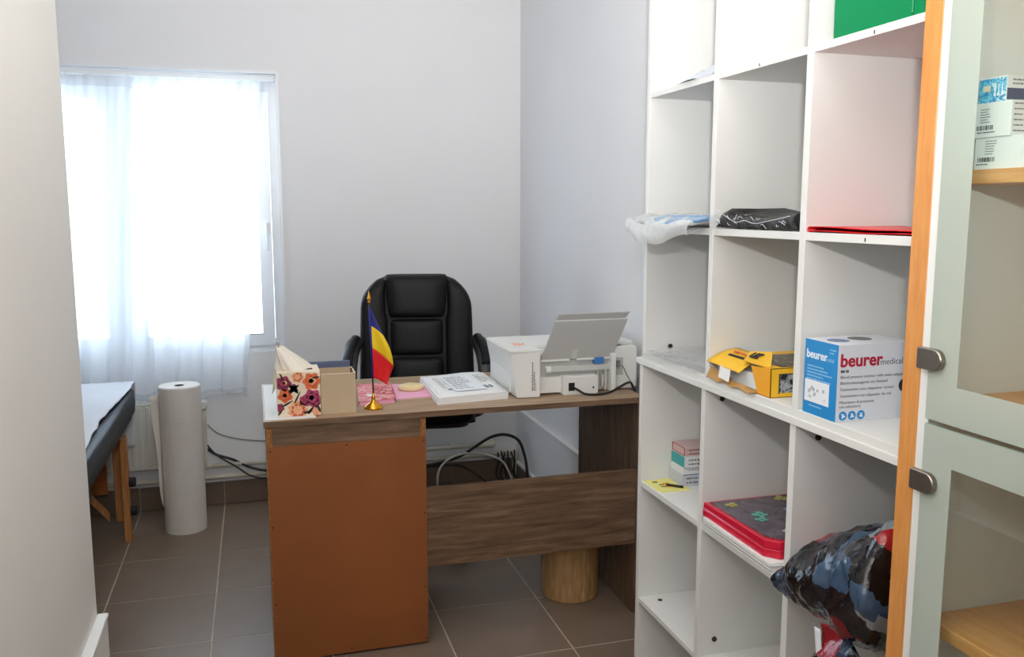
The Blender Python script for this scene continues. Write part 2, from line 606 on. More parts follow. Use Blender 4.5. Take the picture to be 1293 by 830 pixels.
def disc(bm, Mx, u, v, r, t=0.0004, n=20, lobes=0, amp=0.0, ph=0.0):
    lo, hi = [], []
    for i in range(n):
        a = 2 * PI * i / n
        rr = r * (1 + amp * math.cos(lobes * a + ph))
        lo.append(bm.verts.new(Mx @ Vector((u + rr * math.cos(a), v + rr * math.sin(a), -0.0002))))
        hi.append(bm.verts.new(Mx @ Vector((u + rr * math.cos(a), v + rr * math.sin(a), t))))
    bm.faces.new(lo[::-1])
    bm.faces.new(hi)
    for i in range(n):
        j = (i + 1) % n
        bm.faces.new((lo[i], lo[j], hi[j], hi[i]))
    return bm


def textlines(bm, Mx, u, v, w, rows, pitch, h, seedv=0, t=0.0003):
    """rows of word-like marks for print too small to read"""
    rnd = random.Random(seedv)
    for k in range(rows):
        x = u
        end = u + w * rnd.uniform(0.6, 1.0)
        while x < end:
            ww = rnd.uniform(1.0, 4.0) * h
            plate(bm, Mx, x, min(x + ww, end), v - k * pitch - h, v - k * pitch, t)
            x += ww + h * 0.7
    return bm


def barcode(bm, Mx, u, v, w, h, seedv=0):
    rnd = random.Random(seedv)
    x = u
    while x < u + w:
        a = rnd.choice((0.0006, 0.0010, 0.0016))
        plate(bm, Mx, x, x + a, v, v + h, 0.0003)
        x += a + rnd.choice((0.0007, 0.0012, 0.0016))
    return bm


def nz(p, s):
    return noise.noise(Vector(p) * s)


# ------------------------------------------------------------------ setting: floor, walls, ceiling
TX, XR, YB = 0.3785, 1.316, 4.31        # tile module, right wall, window wall
XL, YN, ZC = -2.05, -1.3, 2.62
floor = struct('floor', B(XL - .1, XR + .12, YN - .1, YB + .12, -0.08, -0.0012), 'grout')
ys = [YB, 3.672]
while ys[-1] > YN:
    ys.append(ys[-1] - 0.389)
xs = [-0.566 - TX * k for k in range(5)][::-1] + [-0.566 + TX * k for k in range(1, 6)]
tile_me = {}


def tile_mesh(w, l, bev=0.0007):
    key = (round(w, 3), round(l, 3))
    if key not in tile_me:
        bm = B(-w / 2, w / 2, -l / 2, l / 2, -0.009, 0.0)
        bmesh.ops.bevel(bm, geom=[e for e in bm.edges if all(v.co.z > -0.001 for v in e.verts)], offset=bev, segments=1, affect='EDGES')
        me = bpy.data.meshes.new('tile')
        bm.to_mesh(me)
        bm.free()
        me.materials.append(M['tile'])
        tile_me[key] = me
    return tile_me[key]


for i in range(len(xs)):
    x0 = xs[i]
    x1 = min(xs[i] + TX, XR)
    if x1 - x0 < 0.03:
        continue
    for y1, y0 in zip(ys, ys[1:]):
        y0c = max(y0, YN)
        if y1 - y0c < 0.03 or x0 < XL - TX:
            continue
        xa = max(x0, XL)
        t = bpy.data.objects.new('tile', tile_mesh(x1 - xa - 0.005, y1 - y0c - 0.005))
        C.objects.link(t)
        t.parent = floor
        t.location = Vector(((xa + x1) / 2, (y0c + y1) / 2, 0.0)) - floor.location

# window wall with its opening
WX0, WX1, WZ0, WZ1 = -1.06, 0.122, 0.722, 2.045
struct('wall_window', B((XL - .1, WX0, YB, YB + .22, 0, ZC), (WX1, XR + .12, YB, YB + .22, 0, ZC), (WX0, WX1, YB, YB + .22, 0, WZ0), (WX0, WX1, YB, YB + .22, WZ1, ZC)), 'wall')
struct('wall_right', B(XR, XR + .12, YN, YB, 0, ZC), 'wall')
struct('wall_far_left', B(XL - .1, XL, YN, YB, 0, ZC), 'wall')
struct('wall_behind', B(XL - .1, XR + .12, YN - .1, YN, 0, ZC), 'wall')
struct('wall_left', B(-0.52, -0.4205, YN, 2.30, 0, ZC), 'wall_left')
struct('ceiling', B(XL - .1, XR + .12, YN - .1, YB + .22, ZC, ZC + .1), 'ceiling')
# lower part of the side walls stands proud, with a white ledge on top
lw = struct('trim_1', B(-0.4205, -0.397, YN, 2.300, 0, 0.392), 'wall_left')
obj('ledge', B(-0.4205, -0.394, YN, 2.303, 0.392, 0.402), 'trim', lw, bevel=0.002)
rw = struct('trim_2', B(XR - 0.02, XR, 2.2, YB, 0.0, 0.366), 'wall')
obj('ledge', B(XR - 0.024, XR, 2.2, YB, 0.366, 0.384), 'trim', rw, bevel=0.003)
# tile skirting along window wall and a white-topped skirting along the right wall
bb = struct('baseboard_window', B(XL, XR - .02, YB - 0.004, YB, 0, 0.112), 'grout')
for x in xs:
    x0, x1 = max(x, XL), min(x + TX, XR - 0.02)
    if x1 - x0 > 0.03:
        obj('tile', B(x0 + .002, x1 - .002, YB - 0.014, YB - 0.003, 0.003, 0.114), 'skirt_tile', bb, bevel=0.001)
br = struct('baseboard_right', B(XR - 0.034, XR - 0.02, 2.2, YB - 0.014, 0, 0.092), 'skirt_tile')
obj('cap', B(XR - 0.037, XR - 0.02, 2.2, YB - 0.014, 0.092, 0.104), 'trim', br)

# ------------------------------------------------------------------ window
wy0, wy1 = YB + 0.035, YB + 0.10
win = struct('window_1', B((WX0, WX1, wy0, wy1, WZ1 - .05, WZ1), (WX0, WX1, wy0, wy1, WZ0, WZ0 + .05), (WX0, WX0 + .045, wy0, wy1, WZ0 + .05, WZ1 - .05), (WX1 - .04, WX1, wy0, wy1, WZ0 + .05, WZ1 - .05), (-0.60, -0.545, wy0, wy1, WZ0 + .05, WZ1 - .05)), 'pvc')


def sash(x0, x1, z0, z1, w, zt):
    bm = B((x0, x1, wy0 - .018, wy1 - .02, z1 - zt, z1), (x0, x1, wy0 - .018, wy1 - .02, z0, z0 + w), (x0, x0 + w, wy0 - .018, wy1 - .02, z0 + w, z1 - zt), (x1 - w, x1, wy0 - .018, wy1 - .02, z0 + w, z1 - zt))
    s = obj('sash', bm, 'pvc', win)
    s['kind'] = 'structure'
    p = obj('pane', B(x0 + w - .006, x1 - w + .006, wy0 + .012, wy0 + .016, z0 + w - .006, z1 - zt + .006), 'glass', s)
    g = 0.004
    obj('gasket', B((x0 + w, x1 - w, wy0 - .019, wy0 - .016, z0 + w - g, z0 + w), (x0 + w, x1 - w, wy0 - .019, wy0 - .016, z1 - zt, z1 - zt + g)), 'ink', s)
    return s


sash(-0.548, WX1 - .042, WZ0 + .048, WZ1 - .03, 0.058, 0.048)
s2 = sash(WX0 + .046, -0.597, WZ0 + .048, WZ1 - .048, 0.062, 0.088)
hb = B(WX1 - .074, WX1 - .054, wy0 - .034, wy0 - .018, 1.30, 1.36)
box(hb, WX1 - .071, WX1 - .057, wy0 - .052, wy0 - .034, 1.34, 1.356)
box(hb, WX1 - .071, WX1 - .057, wy0 - .056, wy0 - .044, 1.23, 1.356)
obj('handle', hb, 'pvc', win, bevel=0.003)
obj('window_sill', B(WX0 + .001, WX1 - .001, YB - 0.0, wy0, WZ0, WZ0 + .018), 'trim', win)
obj('casing', B((WX0 - .012, WX1 + .010, YB - .010, YB, WZ1, WZ1 + .010), (WX1, WX1 + .010, YB - .010, YB, WZ0, WZ1)), 'pvc', win)

# ------------------------------------------------------------------ sheer curtain on its rail
cur = thing('sheer_curtain', 'thin white sheer curtain hanging in folds over the window', 'curtain', (-0.5, 4.22, 0.545))
obj('curtain_rail', B(-1.10, 0.115, 4.268, 4.292, 2.006, 2.030), 'pvc', cur, bevel=0.003)
multi('rail_bracket', [(x, x + .02, 4.280, 4.310, 2.012, 2.024) for x in (-0.95, -0.35, 0.08)], 'pvc', cur)


def curtain_fn(z0, z1, off=0.0):
    def f(u, v):
        z = z1 + (z0 - z1) * v
        d = (2.0 - z) / 1.45
        xr = 0.095 - 0.145 * max(0, min(1, d)) ** 0.8
        x = -1.09 + (xr + 1.09) * u
        a = 0.010 + 0.017 * d
        ph = u * 2 * PI * 10.5
        y = 4.245 - 0.02 * d + a * math.sin(ph + 1.3 * math.sin(3.1 * u * PI) + d * 0.8) + 0.006 * math.sin(ph * 2.3 + d * 2)
        x += 0.014 * math.cos(ph * 1.0) * d
        zz = z + (0.012 * math.sin(u * 23) * v if z0 < 0.6 else 0)
        return (x, y + off, zz)
    return f


obj('cloth', grid(bmesh.new(), curtain_fn(0.556, 1.975), 260, 26), 'sheer', cur, smooth=True)
obj('hem', grid(bmesh.new(), curtain_fn(0.556, 0.585, -0.002), 260, 1), 'hem', cur, smooth=True)
obj('heading_tape', grid(bmesh.new(), curtain_fn(1.955, 2.004, -0.001), 260, 2), 'hem', cur, smooth=True)
gb = bmesh.new()
for k in range(26):
    x = -1.06 + k * 0.0445
    box(gb, x - .004, x + .004, 4.262, 4.27, 1.985, 2.006)
obj('glider', gb, 'pvc', cur)['kind'] = 'stuff'

# ------------------------------------------------------------------ radiator and heating pipes
rad = thing('panel_radiator', 'low white panel radiator below the window behind the paper roll', 'radiator', (-0.85, 4.27, 0.2))
obj('panel', B(-1.42, -0.315, 4.242, 4.256, 0.215, 0.532), 'steelwhite', rad, bevel=0.004)
rb = bmesh.new()
for k in range(33):
    x = -1.40 + k * 0.0328
    box(rb, x, x + .017, 4.236, 4.243, 0.235, 0.515)
obj('flute', rb, 'steelwhite', rad, bevel=0.002)['kind'] = 'stuff'
obj('rear_panel', B(-1.42, -0.315, 4.280, 4.292, 0.215, 0.532), 'steelwhite', rad, bevel=0.003)
gb = bmesh.new()
for k in range(70):
    x = -1.41 + k * 0.0156
    box(gb, x, x + .008, 4.256, 4.280, 0.522, 0.536)
obj('top_grille', gb, 'steelwhite', rad)['kind'] = 'stuff'
multi('side_cover', [(-0.320, -0.312, 4.242, 4.292, 0.22, 0.538), (-1.423, -1.415, 4.242, 4.292, 0.22, 0.538)], 'steelwhite', rad)
multi('wall_bracket', [(-1.2, -1.17, 4.29, 4.311, 0.26, 0.5), (-0.5, -0.47, 4.29, 4.311, 0.26, 0.5)], 'steelwhite', rad)
vb = tube(bmesh.new(), [(-0.315, 4.268, 0.508), (-0.255, 4.268, 0.508)], 0.010, 12, 0)
obj('valve_tail', vb, 'chrome', rad, smooth=True)
vb = tube(bmesh.new(), [(-0.262, 4.225, 0.512), (-0.262, 4.285, 0.512)], 0.019, 14, 0)
obj('valve_head', vb, 'steelwhite', rad, bevel=0.002)

hp = thing('heating_pipe', 'cream painted heating pipe rising to the radiator valve and running along the wall', 'pipe', (0.4, 4.268, 0.19))
obj('riser', tube(bmesh.new(), [(-0.262, 4.268, 0.49), (-0.264, 4.268, 0.225), (-0.255, 4.268, 0.207), (-0.235, 4.268, 0.205)], 0.011, 12, 4), 'pipe', hp, smooth=True)
obj('run', tube(bmesh.new(), [(-0.24, 4.268, 0.205), (1.10, 4.268, 0.205)], 0.011, 12, 0), 'pipe', hp, smooth=True)
obj('elbow', tube(bmesh.new(), [(1.07, 4.268, 0.205), (1.135, 4.268, 0.205), (1.15, 4.268, 0.205), (1.155, 4.280, 0.205), (1.155, 4.308, 0.205)], 0.018, 12, 4), 'pipe', hp, smooth=True)
multi('pipe_clip', [(x - .009, x + .009, 4.262, 4.309, 0.190, 0.221) for x in (0.02, 0.62, 0.94)], 'steelwhite', hp, 0.002)
hp2 = thing('heating_pipe', 'lower cream heating pipe running just above the brown tile skirting', 'pipe', (0.4, 4.272, 0.14))
obj('run', tube(bmesh.new(), [(-1.5, 4.270, 0.150), (1.235, 4.270, 0.150)], 0.012, 12, 0), 'pipe', hp2, smooth=True)
obj('elbow', tube(bmesh.new(), [(1.215, 4.270, 0.150), (1.25, 4.270, 0.155), (1.270, 4.270, 0.15), (1.274, 4.270, 0.135), (1.274, 4.270, 0.11)], 0.017, 12, 4), 'pipe', hp2, smooth=True)
obj('drop', tube(bmesh.new(), [(1.274, 4.270, 0.12), (1.274, 4.270, 0.0)], 0.012, 12, 0), 'pipe', hp2, smooth=True)
multi('pipe_clip', [(x - .009, x + .009, 4.262, 4.309, 0.134, 0.167) for x in (0.02, 0.62, 0.98)], 'steelwhite', hp2, 0.002)

# cables along the window wall
solo('wall_cable', tube(bmesh.new(), [(-0.262, 4.300, 0.285), (-0.215, 4.295, 0.252), (-0.14, 4.285, 0.224), (-0.06, 4.245, 0.19), (0.05, 4.24, 0.165), (0.25, 4.245, 0.168), (0.5, 4.24, 0.164)], 0.0065, 8), 'cable_black', 'black cable sagging over the heating pipes beside the paper roll', 'cable', smooth=True)
solo('wall_cable', tube(bmesh.new(), [(-0.266, 4.300, 0.315), (-0.215, 4.29, 0.252), (-0.13, 4.252, 0.20), (-0.04, 4.238, 0.142), (0.1, 4.238, 0.130), (0.4, 4.24, 0.128)], 0.004, 8), 'cable_black', 'thinner black cable dipping below the lower heating pipe', 'cable', smooth=True)
solo('thin_wire', tube(bmesh.new(), [(-0.25, 4.303, 0.40), (-0.20, 4.304, 0.352), (-0.10, 4.304, 0.318), (0.05, 4.304, 0.298), (0.3, 4.304, 0.29)], 0.003, 6), 'cable_grey', 'thin grey wire drooping across the wall above the pipes', 'wire', smooth=True)

# ------------------------------------------------------------------ massage table
tb = thing('massage_table', 'folding massage table with dark vinyl padding and beech legs by the window', 'table', (-0.86, 3.3, 0))
pb = bmesh.new()
sell(pb, (-0.885, 3.275, 0.588), (0.360, 0.885, 0.066), 0.32, 0.14, 80, 14)
for v in pb.verts:
    v.co += Vector((0, 0, 1)) * 0.006 * nz(v.co, 14) + Vector((1, 0, 0)) * 0.007 * nz(v.co + Vector((3, 1, 0)), 11)
obj('padding', pb, 'vinyl', tb, smooth=True)
obj('frame', B((-1.21, -0.64, 2.40, 2.425, 0.475, 0.54), (-1.21, -0.64, 4.10, 4.125, 0.475, 0.54), (-0.665, -0.640, 2.425, 4.10, 0.475, 0.54), (-1.21, -1.185, 2.425, 4.10, 0.475, 0.54)), 'tablewood', tb, bevel=0.002)
obj('end_panel', B(-1.16, -0.665, 4.062, 4.074, 0.17, 0.475), 'ply', tb, bevel=0.003)
for ly, lo in ((3.955, 3.918), (2.50, 2.545)):
    for lx, s in ((-0.602, 1), (-1.168, -1)):
        leg = obj('leg', B(lx - .016, lx + .016, ly - .022, ly + .022, 0.085, 0.54), 'tablewood', tb, bevel=0.003)
        obj('leg_extension', B(lx + s * .018 - (.0 if s > 0 else .028), lx + s * .018 + (.028 if s > 0 else 0), lo - .022, lo + .022, 0.0, 0.46), 'tablewood', tb, bevel=0.003)
        for zz in (0.135, 0.262):
            xk = lx + s * .046
            obj('clamp_knob', tube(bmesh.new(), [(xk, lo, zz), (xk + s * 0.026, lo, zz)], 0.021, 10, 0), 'rubber', leg, bevel=0.002)
bz = bmesh.new()
loft(bz, [[(-0.64, 3.90, 0.10), (-0.64, 3.925, 0.10), (-0.64, 3.925, 0.13), (-0.64, 3.90, 0.13)], [(-0.76, 3.90, 0.255), (-0.76, 3.925, 0.255), (-0.76, 3.925, 0.29), (-0.76, 3.90, 0.29)]])
obj('brace', bz, 'tablewood', tb)
bz = bmesh.new()
loft(bz, [[(-0.735, 3.87, 0.245), (-0.735, 3.90, 0.245), (-0.735, 3.90, 0.285), (-0.735, 3.87, 0.285)], [(-0.86, 3.30, 0.44), (-0.86, 3.33, 0.44), (-0.86, 3.33, 0.48), (-0.86, 3.30, 0.48)]])
obj('brace', bz, 'tablewood', tb)
obj('support_wire', tube(bmesh.new(), [(-0.66, 3.60, 0.47), (-0.70, 3.70, 0.30), (-0.735, 3.88, 0.262)], 0.002, 6, 3), 'chrome', tb, smooth=True)
obj('end_strap', B((-0.60, -0.545, 2.98, 3.03, 0.47, 0.535)), 'rubber', tb, bevel=0.004)


def sheet_fn(u, v):
    # u across the table, v along it and down over its far end
    L = 2.05
    s = v * L
    x = -1.22 + (0.672 + 0.012 * math.sin(s * 5) + 0.008 * nz((0, s, 2), 9)) * u
    if s < 1.70:
        y, z = 2.425 + s, 0.659
    elif s < 1.78:
        a = (s - 1.70) / 0.08 * PI / 2
        y, z = 4.125 + 0.040 * math.sin(a), 0.659 - 0.038 * (1 - math.cos(a))
    else:
        y, z = 4.167 + 0.004 * math.sin(u * 20), 0.621 - (s - 1.78)
    if s < 1.70:
        z += 0.004 + 0.004 * nz((x, y, 0), 9) + 0.0025 * nz((x * 3, y, 4), 12)
    return (x, y, z)


solo('table_sheet', grid(bmesh.new(), sheet_fn, 40, 110, 0.0015), 'linen', 'rumpled white sheet spread over the massage table', 'sheet', smooth=True)

# ------------------------------------------------------------------ paper roll standing on floor
pr = thing('paper_roll', 'tall white examination paper roll standing on the tiled floor', 'paper roll', (-0.343, 4.012, 0))
n = 40


def ring(r, z):
    return [(-0.343 + r * math.cos(2 * PI * i / n), 4.012 + r * math.sin(2 * PI * i / n), z) for i in range(n)]


rr = bmesh.new()
loft(rr, [ring(0.021, 0.655), ring(0.084, 0.657), ring(0.0885, 0.652), ring(0.089, 0.55), ring(0.0892, 0.505), ring(0.0884, 0.50), ring(0.0886, 0.3), ring(0.088, 0.1), ring(0.088, 0.0), ring(0.02, 0.0)], cap=False)
obj('roll', rr, 'tissueroll', pr, smooth=False)
cr = bmesh.new()
loft(cr, [ring(0.0215, 0.655), ring(0.0185, 0.655), ring(0.018, 0.05)], cap=False)
cb = loft(cr, [ring(0.018, 0.045), ring(0.0175, 0.047)])
obj('core', cr, 'dark', pr, smooth=True)


def flap(u, v):
    z = 0.625 - 0.50 * v
    w = 0.032 * (1 - v) ** 0.8
    x = -0.343 - 0.0885 + 0.004 - w * u - 0.004 * math.sin(v * 9) * u
    return (x, 3.985 - 0.03 * u + 0.006 * math.sin(v * 7), z)


obj('loose_end', grid(bmesh.new(), flap, 6, 20, 0.0008), 'tissueroll', pr, smooth=True)

# ------------------------------------------------------------------ desk
DZ = 0.785
DY0, DY1, DX0, DX1 = 2.672, 3.26, 0.006, 1.258
dk = thing('office_desk', 'grey-brown oak office desk with an unfinished orange back on its pedestal', 'desk', (0.63, 2.97, 0))
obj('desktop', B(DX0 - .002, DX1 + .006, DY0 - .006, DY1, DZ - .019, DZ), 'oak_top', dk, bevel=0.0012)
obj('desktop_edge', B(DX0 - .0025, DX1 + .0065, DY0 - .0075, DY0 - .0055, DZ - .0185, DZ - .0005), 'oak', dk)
ped = obj('pedestal_side', B(0.010, 0.027, DY0, DY1 - .03, 0.006, DZ - .019), 'oak_z', dk)
obj('raw_edge', B(0.010, 0.027, DY0 - .0006, DY0 + .0005, 0.006, DZ - .0195), 'chip', ped)
ped2 = obj('pedestal_side', B(0.484, 0.501, DY0, DY1 - .03, 0.006, DZ - .019), 'oak_z', dk)
obj('raw_edge', B(0.484, 0.501, DY0 - .0006, DY0 + .0005, 0.006, DZ - .0195), 'chip', ped2)
obj('top_rail', B(0.027, 0.484, DY0 + .003, DY0 + .02, DZ - .095, DZ - .019), 'oak', dk)
bk = obj('back_panel', B(0.014, 0.4995, DY0 - .0035, DY0 - .0008, 0.008, 0.704), 'hardboard', dk)
multi('nail', [(x - .0025, x + .0025, DY0 - .0042, DY0 - .0034, z - .0025, z + .0025) for (x, z) in ((0.02, 0.69), (0.25, 0.694), (0.493, 0.69), (0.02, 0.45), (0.493, 0.45), (0.02, 0.2), (0.493, 0.2), (0.02, 0.02), (0.25, 0.02), (0.493, 0.02))], 'fitting', bk)
obj('pedestal_bottom', B(0.027, 0.484, DY0 + .003, DY1 - .04, 0.03, 0.047), 'oak', dk)
for k in range(3):
    z0 = 0.055 + k * 0.236
    dr = obj('drawer', B(0.013, 0.498, DY1 - .03, DY1 - .013, z0, z0 + .23), 'oak', dk, bevel=0.001)
    obj('handle', B(0.20, 0.31, DY1 - .013, DY1 + .008, z0 + .11, z0 + .122), 'brushed', dr, bevel=0.003)
obj('modesty_panel', B(0.501, 1.236, DY0 + .001, DY0 + .018, 0.262, 0.529), 'oak', dk, bevel=0.001)
obj('side_panel', B(1.236, 1.254, DY0, DY1 - .03, 0.004, DZ - .019), 'oak_z', dk, bevel=0.001)
multi('glide_foot', [(0.012, 0.025, DY0 + .02, DY0 + .05, 0, .007), (0.486, 0.499, DY0 + .02, DY0 + .05, 0, .007), (1.238, 1.252, DY0 + .02, DY0 + .05, 0, .005), (0.012, 0.025, DY1 - .08, DY1 - .05, 0, .007), (0.486, 0.499, DY1 - .08, DY1 - .05, 0, .007), (1.238, 1.252, DY1 - .08, DY1 - .05, 0, .005)], 'rubber', dk)

# waste bin below
wb = thing('waste_bin', 'round light wooden waste bin under the desk', 'bin', (1.083, 2.905, 0))
bm = bmesh.new()
prof = [(0.02, 0.0), (0.100, 0.0), (0.104, 0.004), (0.108, 0.27), (0.107, 0.274), (0.100, 0.274), (0.097, 0.02), (0.02, 0.014)]
lathe(bm, prof, 1.083, 2.905, 0, 36)
obj('body', bm, 'basket', wb, smooth=False)
bm = bmesh.new()
lathe(bm, [(0.1085, 0.262), (0.1105, 0.264), (0.1105, 0.276), (0.1085, 0.278), (0.099, 0.278), (0.099, 0.262)], 1.083, 2.905, 0, 36)
obj('rim', bm, 'basket', wb)

# ------------------------------------------------------------------ office chair
CX, CY = 0.655, 3.66
ch = thing('office_chair', 'black leather executive office chair with padded arms behind the desk', 'chair', (CX, CY - 0.13, 0))


def halfw(z):
    # outline of the backrest seen from the front
    if z > 0.98:
        t = (z - 0.98) / (1.143 - 0.98)
        return 0.240 - 0.105 * max(0, t) ** 2.6
    return 0.240 + 0.012 * (0.98 - z) / 0.5


rings = []
for k in range(26):
    z = 0.50 + (1.143 - 0.50) * (k / 25) ** 0.9
    w = halfw(z)
    if k == 25:
        w -= 0.022
    yc = CY + 0.015 + (z - 0.5) * 0.09
    th = 0.062 * (1 if z < 1.08 else max(0.35, 1 - ((z - 1.08) / 0.07) ** 2 * 0.6))
    r_ = []
    for i in range(36):
        a = 2 * PI * i / 36
        c, s = math.cos(a), math.sin(a)
        r_.append((CX + w * math.copysign(abs(c) ** 0.45, c), yc + th * math.copysign(abs(s) ** 0.55, s), z))
    rings.append(r_)
bm = bmesh.new()
loft(bm, rings)
back = obj('backrest', bm, 'leather', ch, smooth=True)


def pad(xc, w0, w1, z0, z1, yoff, th, e=0.5):
    bm = bmesh.new()
    rs = []
    N = 16
    for k in range(N + 1):
        t = -1 + 2 * k / N
        sc = (1 - abs(t) ** 5) ** (1 / 3.2) if abs(t) < 1 else 0.0
        sc = max(sc, 0.02)
        z = (z0 + z1) / 2 + (z1 - z0) / 2 * t
        w = (w0 + (w1 - w0) * (t + 1) / 2)
        yc = CY + 0.015 + (z - 0.5) * 0.09 - 0.05 + yoff
        r_ = []
        for i in range(28):
            a = 2 * PI * i / 28
            c, s = math.cos(a), math.sin(a)
            r_.append((xc + w * (0.9 + 0.1 * sc) * math.copysign(abs(c) ** 0.5, c), yc + th * sc * math.copysign(abs(s) ** e, s), z))
        rs.append(r_)
    loft(bm, rs)
    return bm


def bolster(s):
    bm = bmesh.new()
    rs = []
    for k in range(27):
        z = 0.58 + (1.128 - 0.58) * k / 26
        t = -1 + 2 * k / 26
        sc = max(0.03, (1 - abs(t) ** 7) ** 0.4)
        xi, xo = 0.122 + (0.008 if z > 0.97 else 0), halfw(z) - 0.002
        yc = CY + 0.015 + (z - 0.5) * 0.09 - 0.048
        r_ = []
        for i in range(24):
            a = 2 * PI * i / 24
            c, q = math.cos(a), math.sin(a)
            r_.append((CX + s * ((xi + xo) / 2 + (xo - xi) / 2 * math.copysign(abs(c) ** 0.6, c)), yc + 0.034 * sc * math.copysign(abs(q) ** 0.75, q), z))
        rs.append(r_)
    loft(bm, rs)
    bmesh.ops.recalc_face_normals(bm, faces=bm.faces)
    return bm


obj('headrest', pad(CX, 0.118, 0.138, 0.962, 1.147, -0.008, 0.042, 0.7), 'leather', back, smooth=True)
obj('lumbar_pad', pad(CX, 0.112, 0.112, 0.80, 0.960, -0.004, 0.030, 0.7), 'leather', back, smooth=True)
obj('lower_pad', pad(CX, 0.118, 0.112, 0.56, 0.797, -0.004, 0.034, 0.7), 'leather', back, smooth=True)
for s in (-1, 1):
    obj('side_bolster', bolster(s), 'leather', back, smooth=True)
bm = bmesh.new()
sell(bm, (CX - .005, CY - 0.125, 0.618), (0.240, 0.25, 0.060), 0.5, 0.35, 36, 12)
seat = obj('seat', bm, 'leather', ch, smooth=True)
bm = bmesh.new()
sell(bm, (CX - .005, CY - 0.125, 0.573), (0.215, 0.222, 0.022), 0.4, 0.3, 30, 8)
obj('seat_pan', bm, 'blackplastic', seat, smooth=True)
for s in (-1, 1):
    # a closed loop arm: rises in front, rounds over and meets the backrest
    pts = [(CX + s * 0.20, CY - 0.16, 0.575), (CX + s * 0.248, CY - 0.18, 0.60), (CX + s * 0.272, CY - 0.21, 0.66), (CX + s * 0.279, CY - 0.22, 0.745), (CX + s * 0.275, CY - 0.18, 0.810), (CX + s * 0.268, CY - 0.10, 0.848), (CX + s * 0.256, CY - 0.02, 0.862), (CX + s * 0.235, CY + 0.05, 0.845)]
    p2 = smooth_path(pts, 5)
    rs = []
    for i, p in enumerate(p2):
        T = (p2[min(i + 1, len(p2) - 1)] - p2[max(0, i - 1)]).normalized()
        side = Vector((1, 0.0, 0))
        side = (side - T * side.dot(T)).normalized()
        up = T.cross(side)
        a, b = 0.033, 0.021
        rs.append([p + side * a * math.copysign(abs(math.cos(q)) ** 0.6, math.cos(q)) + up * b * math.copysign(abs(math.sin(q)) ** 0.6, math.sin(q)) for q in [2 * PI * j / 12 for j in range(12)]])
    bm = bmesh.new()
    loft(bm, rs)
    arm = obj('armrest', bm, 'blackplastic', ch, smooth=True)
    bm = bmesh.new()
    tube(bm, [(CX + s * 0.280, CY - 0.215, 0.785), (CX + s * 0.276, CY - 0.165, 0.828), (CX + s * 0.268, CY - 0.10, 0.860), (CX + s * 0.258, CY - 0.03, 0.873)], 0.024, 10, 5)
    obj('arm_pad', bm, 'leather', arm, smooth=True)
bm = bmesh.new()
lathe(bm, [(0.016, 0.10), (0.027, 0.10), (0.027, 0.26), (0.018, 0.262), (0.018, 0.54), (0.05, 0.545), (0.05, 0.556), (0.01, 0.556)], CX, CY - 0.13, 0, 18)
obj('gas_column', bm, 'blackplastic', ch, smooth=False)
for k in range(5):
    a = 2 * PI * k / 5 + PI / 2
    d = Vector((math.cos(a), math.sin(a), 0))
    c0 = Vector((CX, CY - 0.13, 0))
    bm = bmesh.new()
    side = Vector((-d.y, d.x, 0))
    rs = []
    for t, w, z0, z1 in ((0.02, 0.030, 0.085, 0.135), (0.14, 0.024, 0.080, 0.115), (0.27, 0.018, 0.068, 0.09)):
        p = c0 + d * t
        rs.append([p + side * w + Vector((0, 0, z0)), p - side * w + Vector((0, 0, z0)), p - side * w * 0.7 + Vector((0, 0, z1)), p + side * w * 0.7 + Vector((0, 0, z1))])
    loft(bm, rs)
    spoke = obj('base_spoke', bm, 'blackplastic', ch)
    p = c0 + d * 0.265
    bm = bmesh.new()
    for q in (-1, 1):
        tube(bm, [p + side * q * 0.008 + Vector((0, 0, 0.028)), p + side * q * 0.026 + Vector((0, 0, 0.028))], 0.028, 14, 0)
    tube(bm, [p + Vector((0, 0, 0.028)), p + Vector((0, 0, 0.072))], 0.007, 8, 0)
    obj('caster', bm, 'blackplastic', spoke)

ch.rotation_euler = (0, 0, R(-9.4))
ch.location.x -= 0.023

# ------------------------------------------------------------------ loose cables under the desk
solo('floor_cable', tube(bmesh.new(), [(0.62, 4.20, 0.14), (0.82, 4.18, 0.150), (0.95, 4.16, 0.185), (1.03, 4.12, 0.245), (1.10, 4.10, 0.290), (1.17, 4.09, 0.300), (1.235, 4.08, 0.270), (1.262, 4.06, 0.20), (1.270, 4.03, 0.10), (1.262, 4.02, 0.012)], 0.0075, 8), 'cable_black', 'black cable arching up high under the desk near the corner', 'cable', smooth=True)
solo('floor_cable', tube(bmesh.new(), [(0.845, 4.12, 0.006), (0.828, 4.12, 0.06), (0.84, 4.12, 0.14), (0.90, 4.13, 0.19), (1.0, 4.14, 0.205), (1.11, 4.15, 0.178), (1.18, 4.16, 0.135), (1.22, 4.16, 0.06), (1.235, 4.15, 0.008)], 0.006, 8), 'cable_white', 'pale cable bent in a hoop under the desk in front of the pipes', 'cable', smooth=True)
cb_ = thing('cable_bundle', 'tangle of thin black cables hanging from the pipe elbow in the corner', 'cables', (1.235, 4.235, 0))
for k in range(6):
    x = 1.175 + k * 0.018
    o_ = obj('strand', tube(bmesh.new(), [(x, 4.245, 0.165 + 0.006 * (k % 2)), (x + 0.01 * math.sin(k * 2), 4.238 - .004 * k, 0.11), (x - 0.012 * math.cos(k), 4.23, 0.05), (x + .01, 4.21 - 0.012 * k, 0.004)], 0.0042, 6), 'cable_black', cb_, smooth=True)
